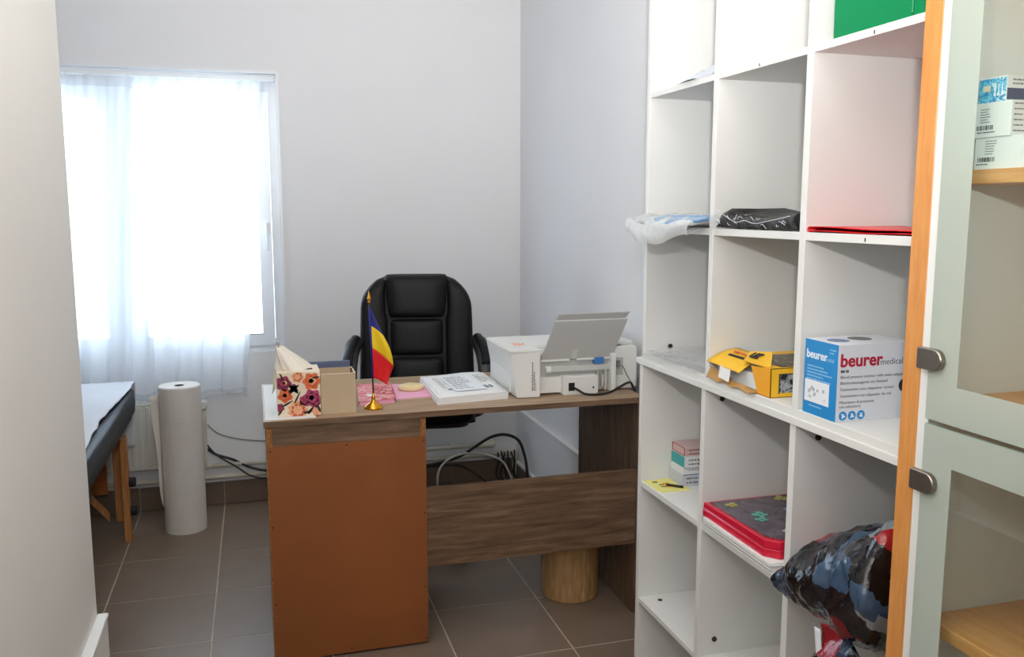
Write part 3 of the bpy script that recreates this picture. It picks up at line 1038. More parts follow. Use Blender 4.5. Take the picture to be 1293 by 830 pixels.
solo('floor_cable', tube(bmesh.new(), [(0.70, 4.20, 0.13), (0.86, 4.19, 0.137), (0.96, 4.19, 0.128), (1.03, 4.18, 0.09), (1.10, 4.17, 0.03), (1.16, 4.15, 0.006)], 0.004, 8), 'cable_black', 'thin black cable sloping down to floor under the pale hoop', 'cable', smooth=True)

# ------------------------------------------------------------------ things on the desk
solo('paper_sheet', B(0.010, 0.16, 2.680, 3.235, DZ, DZ + .0015), 'paper', 'long white sheet lying along the left edge of the desk', 'paper')
# floral tissue box
TBY = 2.705
tx0, tx1, tz0, tz1 = 0.048, 0.178, DZ + .0016, 0.925
tbx = thing('tissue_box', 'floral tissue box in cream, plum and orange at the desk corner', 'tissue box', (0.113, 2.77, tz0))
tbody = obj('carton', B(tx0, tx1, TBY, TBY + .125, tz0, tz1), 'cream', tbx, bevel=0.001)
F = FY(tx0, TBY - .0004, tz0)


def flowers(spec):
    extra = {}
    for mname, items in spec.items():
        dk_ = {'petal1': ('petal_dark', 'petal4'), 'petal4': ('petal_dark', 'petal1'), 'petal2': ('petal_rust', 'petal3'), 'petal3': ('petal_rust', 'petal3')}[mname]
        for (u, v, r, lob, ph, t) in items:
            if r > 0.013:
                extra.setdefault(dk_[0], []).append((u + r * .06, v - r * .05, r * 0.70, lob, ph + 1.6, t + 0.0001))
                extra.setdefault(mname, []).append((u, v, r * 0.52, lob - 1, ph + .4, t + 0.0002))
                extra.setdefault(dk_[1], []).append((u - r * .08, v + r * .06, r * 0.30, 5, ph, t + 0.0003))
    for mname, items in list(spec.items()) + list(extra.items()):
        for (u, v, r, lob, ph, t) in items:
            bm = disc(bmesh.new(), F, u, v, r * 1.12, t, 36, lob, 0.12, ph)
            for q in bm.verts:      # keep the print on the carton face
                q.co.x = min(max(q.co.x, tx0 + .0005), tx1 - .0005)
                q.co.z = min(max(q.co.z, tz0 + .0005), tz1 - .0005)
            obj('flower_print', bm, mname, tbody)


flowers({
    'petal1': [(0.020, 0.105, 0.020, 5, 0.4, 0.0002), (0.006, 0.030, 0.012, 5, 1.4, 0.0002), (0.050, 0.092, 0.009, 4, 0.2, 0.0002)],
    'petal2': [(0.104, 0.108, 0.023, 6, 0.1, 0.0002), (0.024, 0.067, 0.019, 5, 2.0, 0.0002), (0.022, 0.068, 0.008, 4, 0.5, 0.0005)],
    'petal3': [(0.062, 0.124, 0.016, 6, 0.9, 0.0002), (0.060, 0.020, 0.026, 9, 0.3, 0.0002), (0.116, 0.012, 0.012, 6, 0.3, 0.0001), (0.106, 0.110, 0.010, 5, 0.9, 0.0005), (0.024, 0.108, 0.006, 5, 0.9, 0.0005)],
    'petal4': [(0.104, 0.055, 0.024, 6, 1.0, 0.0003), (0.082, 0.048, 0.015, 5, 0.0, 0.0002), (0.114, 0.040, 0.014, 5, 0.0, 0.0002), (0.106, 0.058, 0.011, 5, 0.3, 0.0006)],
})
for (u, v, a, l, w) in ((0.050, 0.088, 0.6, 0.020, 0.006), (0.050, 0.088, 2.4, 0.016, 0.006), (0.050, 0.086, -0.8, 0.020, 0.006), (0.048, 0.086, -2.2, 0.016, 0.006), (0.060, 0.060, 1.1, 0.022, 0.0026), (0.030, 0.042, 0.5, 0.020, 0.003), (0.014, 0.128, 2.0, 0.016, 0.003), (0.100, 0.018, 0.9, 0.016, 0.004), (0.124, 0.022, 2.0, 0.014, 0.004), (0.090, 0.012, 0.2, 0.014, 0.004), (0.008, 0.016, 0.9, 0.012, 0.003), (0.118, 0.120, 0.1, 0.012, 0.003)):
    bm = bmesh.new()
    vs = []
    for k in range(10):
        q = 2 * PI * k / 10
        p = Vector((l * math.cos(q), w * math.sin(q) * (1 - 0.4 * math.cos(q)), 0))
        p = Matrix.Rotation(a, 3, 'Z') @ p
        uu = min(max(u + p.x, 0.001), 0.129)
        vv = min(max(v + p.y, 0.001), 0.137)
        vs.append(bm.verts.new(F @ Vector((uu, vv, 0.0007))))
    bm.faces.new(vs)
    obj('leaf_print', bm, 'leaf', tbody)
obj('slot', B(tx0 + .02, tx1 - .02, TBY + .04, TBY + .085, tz1 - .0005, tz1 + .0006), 'dark', tbody)


def tissue_fn(u, v):
    a = 2 * PI * u
    k = (1 - v) ** 0.8
    lob = 1 + 0.22 * math.sin(3 * a + 1.5 * v) + 0.12 * math.sin(7 * a)
    x = tx0 + 0.060 - 0.050 * v + (0.048 * k + 0.006) * math.cos(a) * lob
    y = TBY + 0.062 + (0.026 * k + 0.006) * math.sin(a) * lob
    z = tz1 - 0.004 + 0.078 * v - 0.012 * math.cos(a) * (1 - v) * v + 0.004 * math.sin(5 * a) * v
    return (x, y, z)


tz_ = obj('tissue', grid(bmesh.new(), tissue_fn, 40, 14, 0.0008), 'tissue', tbx, smooth=True)


def tissue_fn2(u, v):
    x = tx0 - 0.014 + 0.03 * u + 0.018 * v
    y = TBY + 0.07 + 0.01 * math.sin(u * 6)
    return (x, y, tz1 - 0.03 + 0.10 * v - 0.05 * (1 - u) * (1 - v))


obj('tissue', grid(bmesh.new(), tissue_fn2, 8, 8, 0.0006), 'tissue', tbx, smooth=True)
bm = B(tx0 + .002, tx0 + .014, TBY + .055, TBY + .064, 1.004, 1.013)
tube(bm, [(tx0 + .005, TBY + .06, 1.012), (tx0 + .003, TBY + .058, 1.026)], 0.0012, 6, 0)
tube(bm, [(tx0 + .011, TBY + .06, 1.012), (tx0 + .013, TBY + .062, 1.026)], 0.0012, 6, 0)
obj('binder_clip', bm, 'chrome', tz_)
# kraft pen box
kx0, kx1, ky0, ky1, kz1 = 0.180, 0.288, 2.716, 2.83, 0.912
kb = thing('kraft_box', 'open beige cardboard box beside floral tissue box', 'box', (0.234, 2.77, DZ))
obj('wall', B(kx0, kx1, ky0, ky0 + .003, DZ, kz1), 'kraft', kb)
obj('wall', B(kx0, kx1, ky1 - .003, ky1, DZ, kz1), 'kraft', kb)
obj('wall', B(kx0, kx0 + .003, ky0 + .003, ky1 - .003, DZ, kz1), 'kraft', kb)
obj('wall', B(kx1 - .003, kx1, ky0 + .003, ky1 - .003, DZ, kz1), 'kraft', kb)
obj('bottom', B(kx0 + .003, kx1 - .003, ky0 + .003, ky1 - .003, DZ, DZ + .003), 'kraft', kb)
obj('rim', B((kx0, kx1, ky0 - .0006, ky0 + .0034, kz1 - .0005, kz1 + .001), (kx1 - .0034, kx1 + .0004, ky0, ky1, kz1 - .0005, kz1 + .001)), 'cream', kb)
bm = B(kx1 - .001, kx1 + .004, 2.80, 2.822, 0.895, 0.917)
obj('ornament', disc(bm, FY(kx1 + .002, 2.80, 0.905), 0, 0, 0.010, 0.002, 24, 5, 0.3), 'leaf', kb)
nb = thing('notebook', 'slate blue notebook standing upright behind the two boxes on the desk', 'notebook', (0.21, 2.86, DZ))
obj('cover', B((0.135, 0.285, 2.850, 2.852, DZ, 0.928), (0.135, 0.285, 2.864, 2.866, DZ, 0.928), (0.133, 0.135, 2.850, 2.866, DZ, 0.928)), 'bluegrey', nb)
obj('pages', B(0.135, 0.283, 2.852, 2.864, DZ + .002, 0.926), 'paper', nb)
# table flag
fl = thing('table_flag', 'small blue, yellow and red table flag on a gold stand', 'flag', (0.348, 2.757, DZ))
bm = bmesh.new()
lathe(bm, [(0.002, 0), (0.030, 0), (0.031, 0.004), (0.029, 0.007), (0.024, 0.009), (0.021, 0.014), (0.013, 0.019), (0.008, 0.024), (0.006, 0.032), (0.007, 0.036), (0.0045, 0.040), (0.004, 0.050), (0.002, 0.050)], 0.348, 2.757, DZ, 28)
obj('stand', bm, 'brass', fl, smooth=True)
obj('pole', tube(bmesh.new(), [(0.348, 2.757, DZ + .045), (0.3405, 2.757, 1.130)], 0.0026, 8, 0), 'pole', fl, smooth=True)
bm = bmesh.new()
lathe(bm, [(0.001, 0), (0.004, 0.001), (0.005, 0.006), (0.003, 0.010), (0.0065, 0.013), (0.0055, 0.019), (0.0025, 0.030), (0.0004, 0.040)], 0.3405, 2.757, 1.126, 14)
obj('finial', bm, 'brass', fl, smooth=True)


def pole_x(z):
    return 0.348 + (0.3405 - 0.348) * (z - 0.83) / 0.30


def flag_edge(k):
    # stripe boundary k = 0..3 : points (x, z) from the pole outward as the cloth droops
    zp = (1.110, 1.054, 0.982, 0.884)[k]
    xo, zo = ((0.352, 1.098), (0.383, 1.022), (0.414, 0.921), (0.392, 0.861))[k]
    return zp, xo, zo


def stripe(k):
    def f(u, v):
        za, xa, oa = flag_edge(k)
        zb, xb, ob = flag_edge(k + 1)
        z0 = za + (zb - za) * v
        x1 = xa + (xb - xa) * v + (0.006 * math.sin(v * PI) if k == 1 else 0)
        z1 = oa + (ob - oa) * v
        x0 = pole_x(z0)
        t = u
        x = x0 + (x1 - x0) * t
        z = z0 + (z1 - z0) * t ** 1.35
        y = 2.757 + 0.013 * math.sin(t * 5.2 + z * 14) * t + 0.010 * t * math.sin(z * 30)
        return (x, y, z)
    return f


for k, (nm, mm) in enumerate((('blue_stripe', 'fblue'), ('yellow_stripe', 'fyel'), ('red_stripe', 'fred'))):
    obj(nm, grid(bmesh.new(), stripe(k), 14, 14, 0.0007), mm, fl, smooth=True)
obj('sleeve', tube(bmesh.new(), [(pole_x(1.113), 2.757, 1.113), (pole_x(0.884), 2.757, 0.884)], 0.0037, 8, 0), 'fblue', fl, smooth=True)
# pink notebook and pink card
pn = thing('pink_notebook', 'pink patterned notebook lying just behind the flag stand', 'notebook', (0.37, 2.95, DZ))
bk_ = lambda z0, z1: prism(bmesh.new(), [(0.305, 2.805), (0.428, 2.822), (0.452, 3.090), (0.332, 3.085)], 'Z', z0, z1)
obj('cover', bk_(DZ + .013, DZ + .015), 'pinkbook', pn)
obj('cover', bk_(DZ, DZ + .002), 'pink', pn)
obj('pages', prism(bmesh.new(), [(0.310, 2.809), (0.425, 2.825), (0.449, 3.087), (0.336, 3.082)], 'Z', DZ + .002, DZ + .013), 'pink', pn)
bm = bmesh.new()
TF = frame((0.355, 2.89, DZ + .0152), (1, 0.1, 0), (0, 1, 0))
disc(bm, TF, 0, 0, 0.016, 0.0004, 24, 3, 0.3)
obj('motif', bm, 'white_print', pn)
bm = bmesh.new()
textlines(bm, frame((0.375, 3.02, DZ + .0152), (1, 0.1, 0), (0, 1, 0)), 0, 0, 0.06, 6, 0.022, 0.008, 5)
obj('lettering', bm, 'redbrown', pn)
pc = thing('pink_card', 'plain pink folder under the cream soap bar', 'folder', (0.51, 2.97, DZ))
obj('cover', prism(bmesh.new(), [(0.434, 2.842), (0.572, 2.862), (0.582, 3.095), (0.458, 3.098)], 'Z', DZ + .004, DZ + .006), 'pink', pc)
obj('pages', prism(bmesh.new(), [(0.436, 2.845), (0.570, 2.865), (0.580, 3.093), (0.460, 3.096)], 'Z', DZ, DZ + .004), 'cream', pc)
bm = bmesh.new()
vs = []
rs = []
for z, s in ((DZ + .006, 0.93), (DZ + .009, 1.0), (DZ + .017, 1.0), (DZ + .022, 0.93), (DZ + .024, 0.75)):
    rs.append([(0.510 + s * 0.044 * math.cos(a) * (1 + 0.05 * math.cos(4 * a)), 2.99 + s * 0.042 * math.sin(a) * (1 + 0.05 * math.cos(4 * a)), z) for a in [2 * PI * i / 32 for i in range(32)]])
loft(bm, rs)
solo('soap_bar', bm, 'soap', 'cream oval soap bar resting on the pink folder', 'soap', smooth=True)
# paper stack
ps = thing('paper_stack', 'stack of printed white papers on the desk beside the printer', 'papers', (0.69, 2.95, DZ))
rnd = random.Random(3)
for k in range(5):
    z = DZ + k * 0.0045
    d = rnd.uniform(-.004, .004)
    obj('sheets', prism(bmesh.new(), [(0.557 + d, 2.742), (0.806 + d, 2.776 + d), (0.812 + d, 3.150), (0.566 + d, 3.122 + d)], 'Z', z, z + 0.0043), 'paper', ps)


def loose_sheet(u, v):
    x = 0.570 + 0.235 * u
    y = 2.742 + 0.385 * v + 0.034 * u
    return (x, y, DZ + .0235 + 0.002 * math.sin(u * 7 + v * 3) * v)


sh = obj('top_sheet', grid(bmesh.new(), loose_sheet, 14, 12, 0.0006), 'paper', ps, smooth=True)
TF = frame((0.64, 3.02, DZ + .0262), (1, 0.13, 0), (-0.02, 1, 0))
bm = bmesh.new()
plate(bm, TF, -0.01, 0.105, -0.20, 0.05, 0.0005)
rc = obj('receipt', bm, 'white_print', ps)
bm = bmesh.new()
textlines(bm, frame(TF @ Vector((0, 0, .0008)), (1, 0.13, 0), (-0.02, 1, 0)), 0, 0.04, 0.085, 10, 0.022, 0.005, 9)
obj('lettering', bm, 'ink', rc)
bm = bmesh.new()
TF2 = frame((0.745, 2.89, DZ + .0268), (1, 0.2, 0), (-0.2, 1, 0))
textlines(bm, TF2, 0, 0, 0.045, 2, 0.02, 0.010, 4)
textlines(bm, frame((0.615, 2.86, DZ + .0268), (1, 0.2, 0), (-0.2, 1, 0)), 0, 0, 0.02, 1, 0.02, 0.010, 8)
obj('stamp', bm, 'inkblue', ps)
bm = bmesh.new()
textlines(bm, frame((0.600, 3.06, DZ + .0266), (1, 0.13, 0), (-0.02, 1, 0)), 0, 0, 0.022, 7, 0.028, 0.005, 31)
textlines(bm, frame((0.755, 3.08, DZ + .0268), (1, 0.13, 0), (-0.02, 1, 0)), 0, 0, 0.04, 5, 0.028, 0.005, 32)
obj('handwriting', bm, 'ink', ps)

# ------------------------------------------------------------------ printer, seen from the rear
pt = thing('printer', 'white inkjet printer with raised rear paper tray on the desk end', 'printer', (1.04, 2.92, DZ))
PZ = 0.953
obj('body', B(0.822, 1.250, 2.815, 3.075, DZ + .006, PZ - .012), 'printer', pt, bevel=0.006, seg=2)
obj('scanner_lid', B(0.806, 1.292, 2.835, 3.075, PZ - .012, PZ), 'printer', pt, bevel=0.004, seg=2)
obj('rear_lid', B(0.806, 0.914, 2.752, 2.835, PZ - .011, PZ - .0005), 'printer', pt, bevel=0.003, seg=2)
# left rear block: slightly tapered towards the bottom
bm = bmesh.new()
loft(bm, [[(0.832, 2.760, DZ + .002), (0.912, 2.752, DZ + .002), (0.912, 2.83, DZ + .002), (0.832, 2.83, DZ + .002)], [(0.808, 2.758, PZ - .004), (0.912, 2.750, PZ - .010), (0.912, 2.83, PZ - .010), (0.808, 2.83, PZ - .004)]])
lb = obj('rear_cover', bm, 'printer', pt, bevel=0.003, seg=2)
bm = bmesh.new()
loft(bm, [[(0.834, 2.83, DZ + .002), (0.86, 2.83, DZ + .002), (0.86, 3.07, DZ + .002), (0.838, 3.07, DZ + .002)], [(0.808, 2.83, PZ - .006), (0.86, 2.83, PZ - .006), (0.86, 3.07, PZ - .006), (0.806, 3.07, PZ - .006)]])
obj('side_panel', bm, 'printer', pt, bevel=0.003)
Pm = frame((0.888, 2.7525, 0.812), (0, 0, 1), (-1, -0.08, 0))
bm = bmesh.new()
textlines(bm, Pm, 0, 0.005, 0.10, 3, 0.006, 0.003, 2)
obj('lettering', bm, 'ink', lb)
bm = bmesh.new()
textlines(bm, frame((0.852, 2.90, PZ + .0002), (1, 0, 0), (0, 1, 0)), 0, 0, 0.06, 3, 0.018, 0.010, 12)
obj('label_print', bm, 'orangeprint', pt)
# recess and its parts
obj('recess_back', B(0.912, 1.225, 2.806, 2.818, DZ + .006, PZ - .03), 'printer_grey', pt)
obj('lower_flap', B(0.914, 1.005, 2.790, 2.808, DZ + .006, DZ + .062), 'printer', pt, bevel=0.002)
obj('feed_roller_cover', B(0.955, 1.195, 2.786, 2.808, 0.862, 0.885), 'printer_grey', pt, bevel=0.004, seg=2)
obj('roller_end', tube(bmesh.new(), [(0.944, 2.795, 0.872), (0.962, 2.795, 0.872)], 0.0135, 12, 0), 'printer', pt)
obj('blue_tab', B(1.122, 1.156, 2.784, 2.806, 0.887, 0.909), 'bluesticker', pt)
pw = obj('power_unit', B(1.000, 1.128, 2.762, 2.8065, DZ, DZ + .066), 'printer', pt, bevel=0.003, seg=2)
obj('socket', B(1.018, 1.040, 2.7605, 2.763, DZ + .016, DZ + .044), 'dark', pw)
obj('screw_hole', B(1.107, 1.112, 2.761, 2.763, DZ + .020, DZ + .027), 'dark', pw)
multi('guide_rib', [(1.150, 1.158, 2.785, 2.808, DZ + .02, DZ + .062), (1.163, 1.168, 2.787, 2.808, DZ + .006, DZ + .09), (1.135, 1.140, 2.79, 2.808, DZ + .055, DZ + .08)], 'printer_grey', pt)
obj('rear_pillar', B(1.180, 1.198, 2.768, 2.82, DZ, PZ - .03), 'printer', pt, bevel=0.003)
ri = obj('right_housing', B(1.198, 1.292, 2.800, 3.06, DZ + .004, PZ - .012), 'printer', pt, bevel=0.006, seg=2)
obj('port_recess', B(1.206, 1.236, 2.7985, 2.801, DZ + .055, DZ + .118), 'printer_tray', ri)
obj('plug', B(1.208, 1.220, 2.788, 2.80, DZ + .086, DZ + .108), 'ink', ri)
multi('foot', [(0.85, 0.87, 2.85, 2.87, DZ, DZ + .008), (0.85, 0.87, 3.04, 3.06, DZ, DZ + .008), (1.22, 1.24, 2.85, 2.87, DZ, DZ + .008), (1.22, 1.24, 3.04, 3.06, DZ, DZ + .008)], 'rubber', pt)


def quadslab(a, b, c, d, t):
    """flat slab on four corners, thick along its own normal"""
    a, b, c, d = map(Vector, (a, b, c, d))
    nrm = (b - a).cross(d - a).normalized() * t
    bm = bmesh.new()
    loft(bm, [[a, b, c, d], [a + nrm, b + nrm, c + nrm, d + nrm]])
    bmesh.ops.recalc_face_normals(bm, faces=bm.faces)
    return bm


tray = obj('paper_tray', quadslab((0.926, 2.796, 0.908), (1.190, 2.796, 0.908), (1.234, 2.765, 1.045), (0.968, 2.765, 1.045), 0.006), 'printer_tray', pt)
obj('tray_extension', quadslab((0.962, 2.770, 1.040), (1.220, 2.770, 1.040), (1.240, 2.757, 1.070), (0.979, 2.757, 1.070), 0.004), 'printer_tray', tray)
obj('tray_lip', quadslab((0.966, 2.764, 1.035), (1.233, 2.764, 1.035), (1.2345, 2.7615, 1.047), (0.968, 2.7615, 1.047), -0.004), 'printer', tray)
obj('tray_hinge', B((0.926, 1.030, 2.788, 2.800, 0.902, 0.909), (1.056, 1.190, 2.788, 2.800, 0.902, 0.909)), 'printer', tray)
obj('paper_guide', quadslab((1.034, 2.788, 0.908), (1.054, 2.788, 0.908), (1.060, 2.782, 0.940), (1.038, 2.782, 0.940), -0.004), 'printer_grey', tray)
cz = DZ + .0045
solo('power_cord', tube(bmesh.new(), [(1.030, 2.762, DZ + .030), (1.045, 2.738, DZ + .022), (1.065, 2.728, DZ + .010), (1.10, 2.724, DZ + .006), (1.15, 2.722, DZ + .010), (1.195, 2.735, DZ + .024), (1.235, 2.760, DZ + .032), (1.262, 2.780, DZ + .024), (1.276, 2.775, DZ - .03), (1.280, 2.80, 0.60), (1.282, 2.9, 0.3), (1.275, 2.95, 0.10)], 0.0042, 8), 'cable_black', 'black power cord plugged into the back of the printer', 'cord', smooth=True)
solo('data_cable', tube(bmesh.new(), [(1.216, 2.788, DZ + .096), (1.226, 2.778, DZ + .09), (1.240, 2.775, DZ + .06), (1.258, 2.785, DZ + .034), (1.272, 2.792, DZ + .0), (1.276, 2.83, 0.62)], 0.0022, 6), 'cable_grey', 'thin grey data cable hanging from the printer housing', 'cable', smooth=True)

# ------------------------------------------------------------------ open white shelving: two units, one on the other
SX0, SX1 = 1.000, 1.286


def shelf_unit(name, label, divs, rows, zb, zt, edges):
    """divs: (y0, y1) of uprights, far to near; rows: (z0, z1) of shelves between them; zb/zt: bottom and top boards"""
    r = thing(name, label, 'shelf', (1.14, 1.62, zb[0]))
    n_ = len(divs)
    for i, (a, b) in enumerate(divs):
        obj('side_panel' if i in (0, n_ - 1) else 'divider', B(SX0, SX1, b, a, zb[1], zt[0]), 'melamine', r, bevel=0.0008)
    for (z0, z1), ed in ((zb, edges[0]), (zt, edges[1])):
        obj('board', B(SX0 - ed, SX1, divs[-1][1], divs[0][0] + (0.018 if ed else 0), z0, z1), 'melamine', r, bevel=0.0008)
    for (z0, z1) in rows:
        for (a, b), (c, d) in zip(divs, divs[1:]):
            sh_ = obj('shelf', B(SX0 + .0015, SX1 - .006, c, b, z0, z1), 'melamine', r, bevel=0.0006)
    obj('back_panel', B(SX1 - .005, SX1 + .001, divs[-1][1] + .002, divs[0][0] - .002, zb[0] + .004, zt[1] - .004), 'melamine', r)
    return r


upd = ((2.138, 2.121), (1.792, 1.774), (1.447, 1.428), (1.106, 1.088))
lod = ((2.150, 2.132), (1.806, 1.788), (1.450, 1.431), (1.106, 1.088))
lower = shelf_unit('cube_shelving', 'white open shelving unit standing on the floor with bags and folders', lod, ((0.321, 0.335), (0.659, 0.675)), (0.0, 0.03), (1.003, 1.0185), (0, 0.004))
upper = shelf_unit('cube_shelving', 'upper white open shelving unit stacked on top of the floor unit', upd, ((1.3625, 1.378), (1.7075, 1.7215)), (1.0185, 1.035), (2.065, 2.083), (0.0, 0))


def fit(root, p, axis):
    d = {'Z': (0, 0, 1), 'Y': (0, 1, 0), 'X': (1, 0, 0)}[axis]
    p = Vector(p)
    d = Vector(d)
    obj('cam_fitting', tube(bmesh.new(), [p - d * 0.0025, p + d * 0.0012], 0.0065, 10, 0), 'fitting', root)


fit(lower, (1.052, 2.098, 0.335), 'Z')
fit(lower, (1.045, 1.7875, 0.375), 'Y')
fit(lower, (1.06, 1.7875, 0.700), 'Y')
fit(lower, (1.052, 1.43, 0.975), 'Y')
fit(lower, (1.045, 1.7875, 0.978), 'Y')
fit(upper, (1.075, 2.1205, 1.052), 'Y')
for (yy, zz) in ((1.61, 1.714), (1.265, 1.714), (1.26, 1.370)):
    obj('edge_chip', B(SX0 + .0008, SX0 + .002, yy - .0012, yy + .0012, zz - .004, zz + .002), 'fitting', upper)

# ------------------------------------------------------------------ things on the upper unit
def crumple(bm, amp, s, seedv=0):
    for v in bm.verts:
        p = v.co.copy() + Vector((seedv, seedv * 2, 0))
        v.co += Vector((nz(p, s), nz(p + Vector((7, 1, 3)), s), nz(p + Vector((1, 9, 5)), s))) * amp
    return bm


# papers in a sleeve, top shelf far end
ZA = 1.7215
sp = thing('paper_sleeve', 'white sheets in a curled plastic sleeve on the highest visible shelf', 'papers', (1.06, 1.89, ZA))


def sleeve(u, v):
    h = 0.003 + 0.026 * (1 - u) ** 0.6 + 0.004 * math.sin(u * 14)
    return (0.997 + 0.030 * v + 0.006 * math.sin(u * 8 + v * 2), 1.80 + 0.178 * u, ZA + 0.001 + h * v)


obj('sleeve', grid(bmesh.new(), sleeve, 16, 14, 0.0006), 'greycard', sp, smooth=True)
obj('sheets', prism(bmesh.new(), [(1.04, 1.80), (1.22, 1.80), (1.24, 1.97), (1.05, 1.985)], 'Z', ZA, ZA + .007), 'maskwhite', sp)
# green crate
gx = thing('green_crate', 'glossy green plastic box on the top shelf beside the cabinet', 'box', (1.12, 1.25, ZA))
gb = bmesh.new()
g0 = [(1.004, 1.376), (1.004, 1.118), (1.25, 1.118), (1.25, 1.376)]
loft(gb, [[(x, y, ZA) for x, y in g0], [(x + (0.006 if x > 1.1 else -0.006) * 0.5, y, ZA + 0.22) for x, y in g0]], cap=False)
gb.faces.new([gb.verts.new((x, y, ZA + .001)) for x, y in g0])
bmesh.ops.recalc_face_normals(gb, faces=gb.faces)
bmesh.ops.solidify(gb, geom=list(gb.faces), thickness=0.003)
gw = obj('body', gb, 'green', gx)
obj('rib', B((1.0005, 1.0045, 1.178, 1.182, ZA + .004, ZA + .215)), 'green', gx, bevel=0.001)
obj('rim', B((0.995, 1.004, 1.112, 1.382, ZA + .212, ZA + .222), (1.25, 1.258, 1.112, 1.382, ZA + .212, ZA + .222), (1.004, 1.25, 1.112, 1.118, ZA + .212, ZA + .222), (1.004, 1.25, 1.376, 1.382, ZA + .212, ZA + .222)), 'green', gx, bevel=0.001)

ZB_ = 1.378
# clear bag of face masks hanging over the shelf edge
mb = thing('mask_packet', 'clear plastic packet of pale blue masks drooping over shelf edge', 'packet', (1.03, 1.95, ZB_))


def drape(z_off, x_front, y0, y1, sag):
    def f(u, v):
        y = y0 + (y1 - y0) * u
        x = x_front + (1.20 - x_front) * v
        edge = max(0.0, (1.0 - x) / (1.0 - x_front))
        z = ZB_ + z_off - sag * (0.35 + 0.65 * math.sin(PI * min(1, u * 1.05))) * edge ** 1.3
        z += 0.002 * math.sin(u * 17 + v * 5)
        return (x + 0.012 * math.sin(u * PI) * (1 - v) * -1, y, z)
    return f


obj('masks', grid(bmesh.new(), drape(0.014, 0.965, 2.09, 1.815, 0.020), 16, 14, -0.010), 'maskwhite', mb, smooth=True)
obj('masks', grid(bmesh.new(), drape(0.021, 0.972, 2.02, 1.800, 0.018), 16, 14, -0.006), 'maskblue', mb, smooth=True)
f1 = grid(bmesh.new(), drape(0.028, 0.945, 2.128, 1.775, 0.022), 30, 22)
crumple(f1, 0.006, 26)
fo = obj('film', f1, 'film', mb, smooth=True)
f2 = grid(bmesh.new(), drape(0.003, 0.943, 2.128, 1.79, 0.045), 30, 22)
for v in f2.verts:
    if v.co.x > 0.996 and v.co.z < ZB_ + 0.001:
        v.co.z = ZB_ + 0.001
obj('film', f2, 'film', mb, smooth=True)


def frontfilm(u, v):
    a = drape(0.028, 0.945, 2.128, 1.775, 0.022)(u, 0)
    b = drape(0.003, 0.943, 2.128, 1.79, 0.045)(u, 0)
    return (a[0] + (b[0] - a[0]) * v - 0.006 * math.sin(PI * v), a[1] + (b[1] - a[1]) * v, a[2] + (b[2] - a[2]) * v)


obj('film', grid(bmesh.new(), frontfilm, 30, 5), 'film2', mb, smooth=True)


def blackpack():
    bm = bmesh.new()
    rs = []
    for k in range(27):
        t = k / 26
        y = 1.768 - 0.312 * t
        h = 0.050 - 0.020 * math.sin(PI * t) - 0.005 * t
        e = 0.25 if k in (0, 26) else 1
        r_ = []
        for i in range(24):
            a = 2 * PI * i / 24
            c, s = math.cos(a), math.sin(a)
            r_.append((1.105 + 0.098 * math.copysign(abs(c) ** 0.5, c), y, ZB_ + 0.0015 + (h / 2) * e + (h / 2) * e * math.copysign(abs(s) ** 0.6, s)))
        rs.append(r_)
    loft(bm, rs)
    return bm


bp_ = thing('wrapped_packet', 'black goods wrapped in crinkled clear film on the shelf', 'packet', (1.1, 1.61, ZB_))
b_ = blackpack()
for v in b_.verts:
    if v.co.z > ZB_ + 0.004:
        v.co += Vector((nz(v.co, 40) * 0.006, nz(v.co + Vector((5, 0, 0)), 30) * 0.004, -abs(nz(v.co, 34)) * 0.012))
obj('contents', b_, 'blackfilm', bp_, smooth=True)
bm = bmesh.new()


def wrap(u, v):
    y = 1.772 - 0.318 * u
    z = ZB_ + 0.002 + 0.040 * v * (1 - 0.45 * math.sin(PI * u)) + 0.006 * nz((u * 9, v * 3, 1), 2)
    return (1.004 - 0.014 * math.sin(PI * v) + 0.006 * nz((u * 22, v * 6, 3), 1.5), y, z)


wr = grid(bmesh.new(), wrap, 60, 10)
obj('film_wrap', wr, 'film3', bp_, smooth=True)
bm = bmesh.new()
rnd = random.Random(5)
for k in range(46):        # creased film edges
    y = rnd.choice((rnd.uniform(1.735, 1.778), rnd.uniform(1.735, 1.778), rnd.uniform(1.735, 1.778), rnd.uniform(1.48, 1.70)))
    z = ZB_ + rnd.uniform(0.006, 0.034)
    L = rnd.uniform(0.008, 0.024)
    tube(bm, [(0.988, y, z), (0.986, y - L * 0.5, z + rnd.uniform(-.006, .006)), (0.988, y - L, z + rnd.uniform(-.008, .008))], 0.0005, 4, 3)
tube(bm, [(0.986, 1.735, ZB_ + .042), (0.985, 1.69, ZB_ + .026), (0.984, 1.65, ZB_ + .016), (0.985, 1.62, ZB_ + .020), (0.985, 1.58, ZB_ + .014), (0.985, 1.53, ZB_ + .020), (0.987, 1.46, ZB_ + .030)], 0.0006, 5, 5)
obj('film_crease', bm, 'maskwhite', bp_)['kind'] = 'stuff'
# red folder
rf = thing('red_folder', 'flat red plastic folder lying on the shelf', 'folder', (1.12, 1.27, ZB_))


def rfold(z0, tilt):
    def f(u, v):
        y = 1.420 - 0.302 * u
        x = 1.002 + 0.22 * v
        return (x, y, ZB_ + z0 + tilt * (1 - u) ** 0.5 * (1 - 0.3 * v) * 0.4 + 0.0008 * math.sin(u * 9))
    return f


obj('cover', grid(bmesh.new(), rfold(0.0045, 0.013), 18, 8, -0.0015), 'red', rf, smooth=True)
obj('cover', grid(bmesh.new(), rfold(0.0018, 0.0), 18, 8, -0.0015), 'red', rf, smooth=True)
bm = bmesh.new()


def spine(u, v):
    return (1.002 + 0.22 * u, 1.420 + 0.005 * math.sin(PI * v), ZB_ + 0.001 + 0.009 * v)


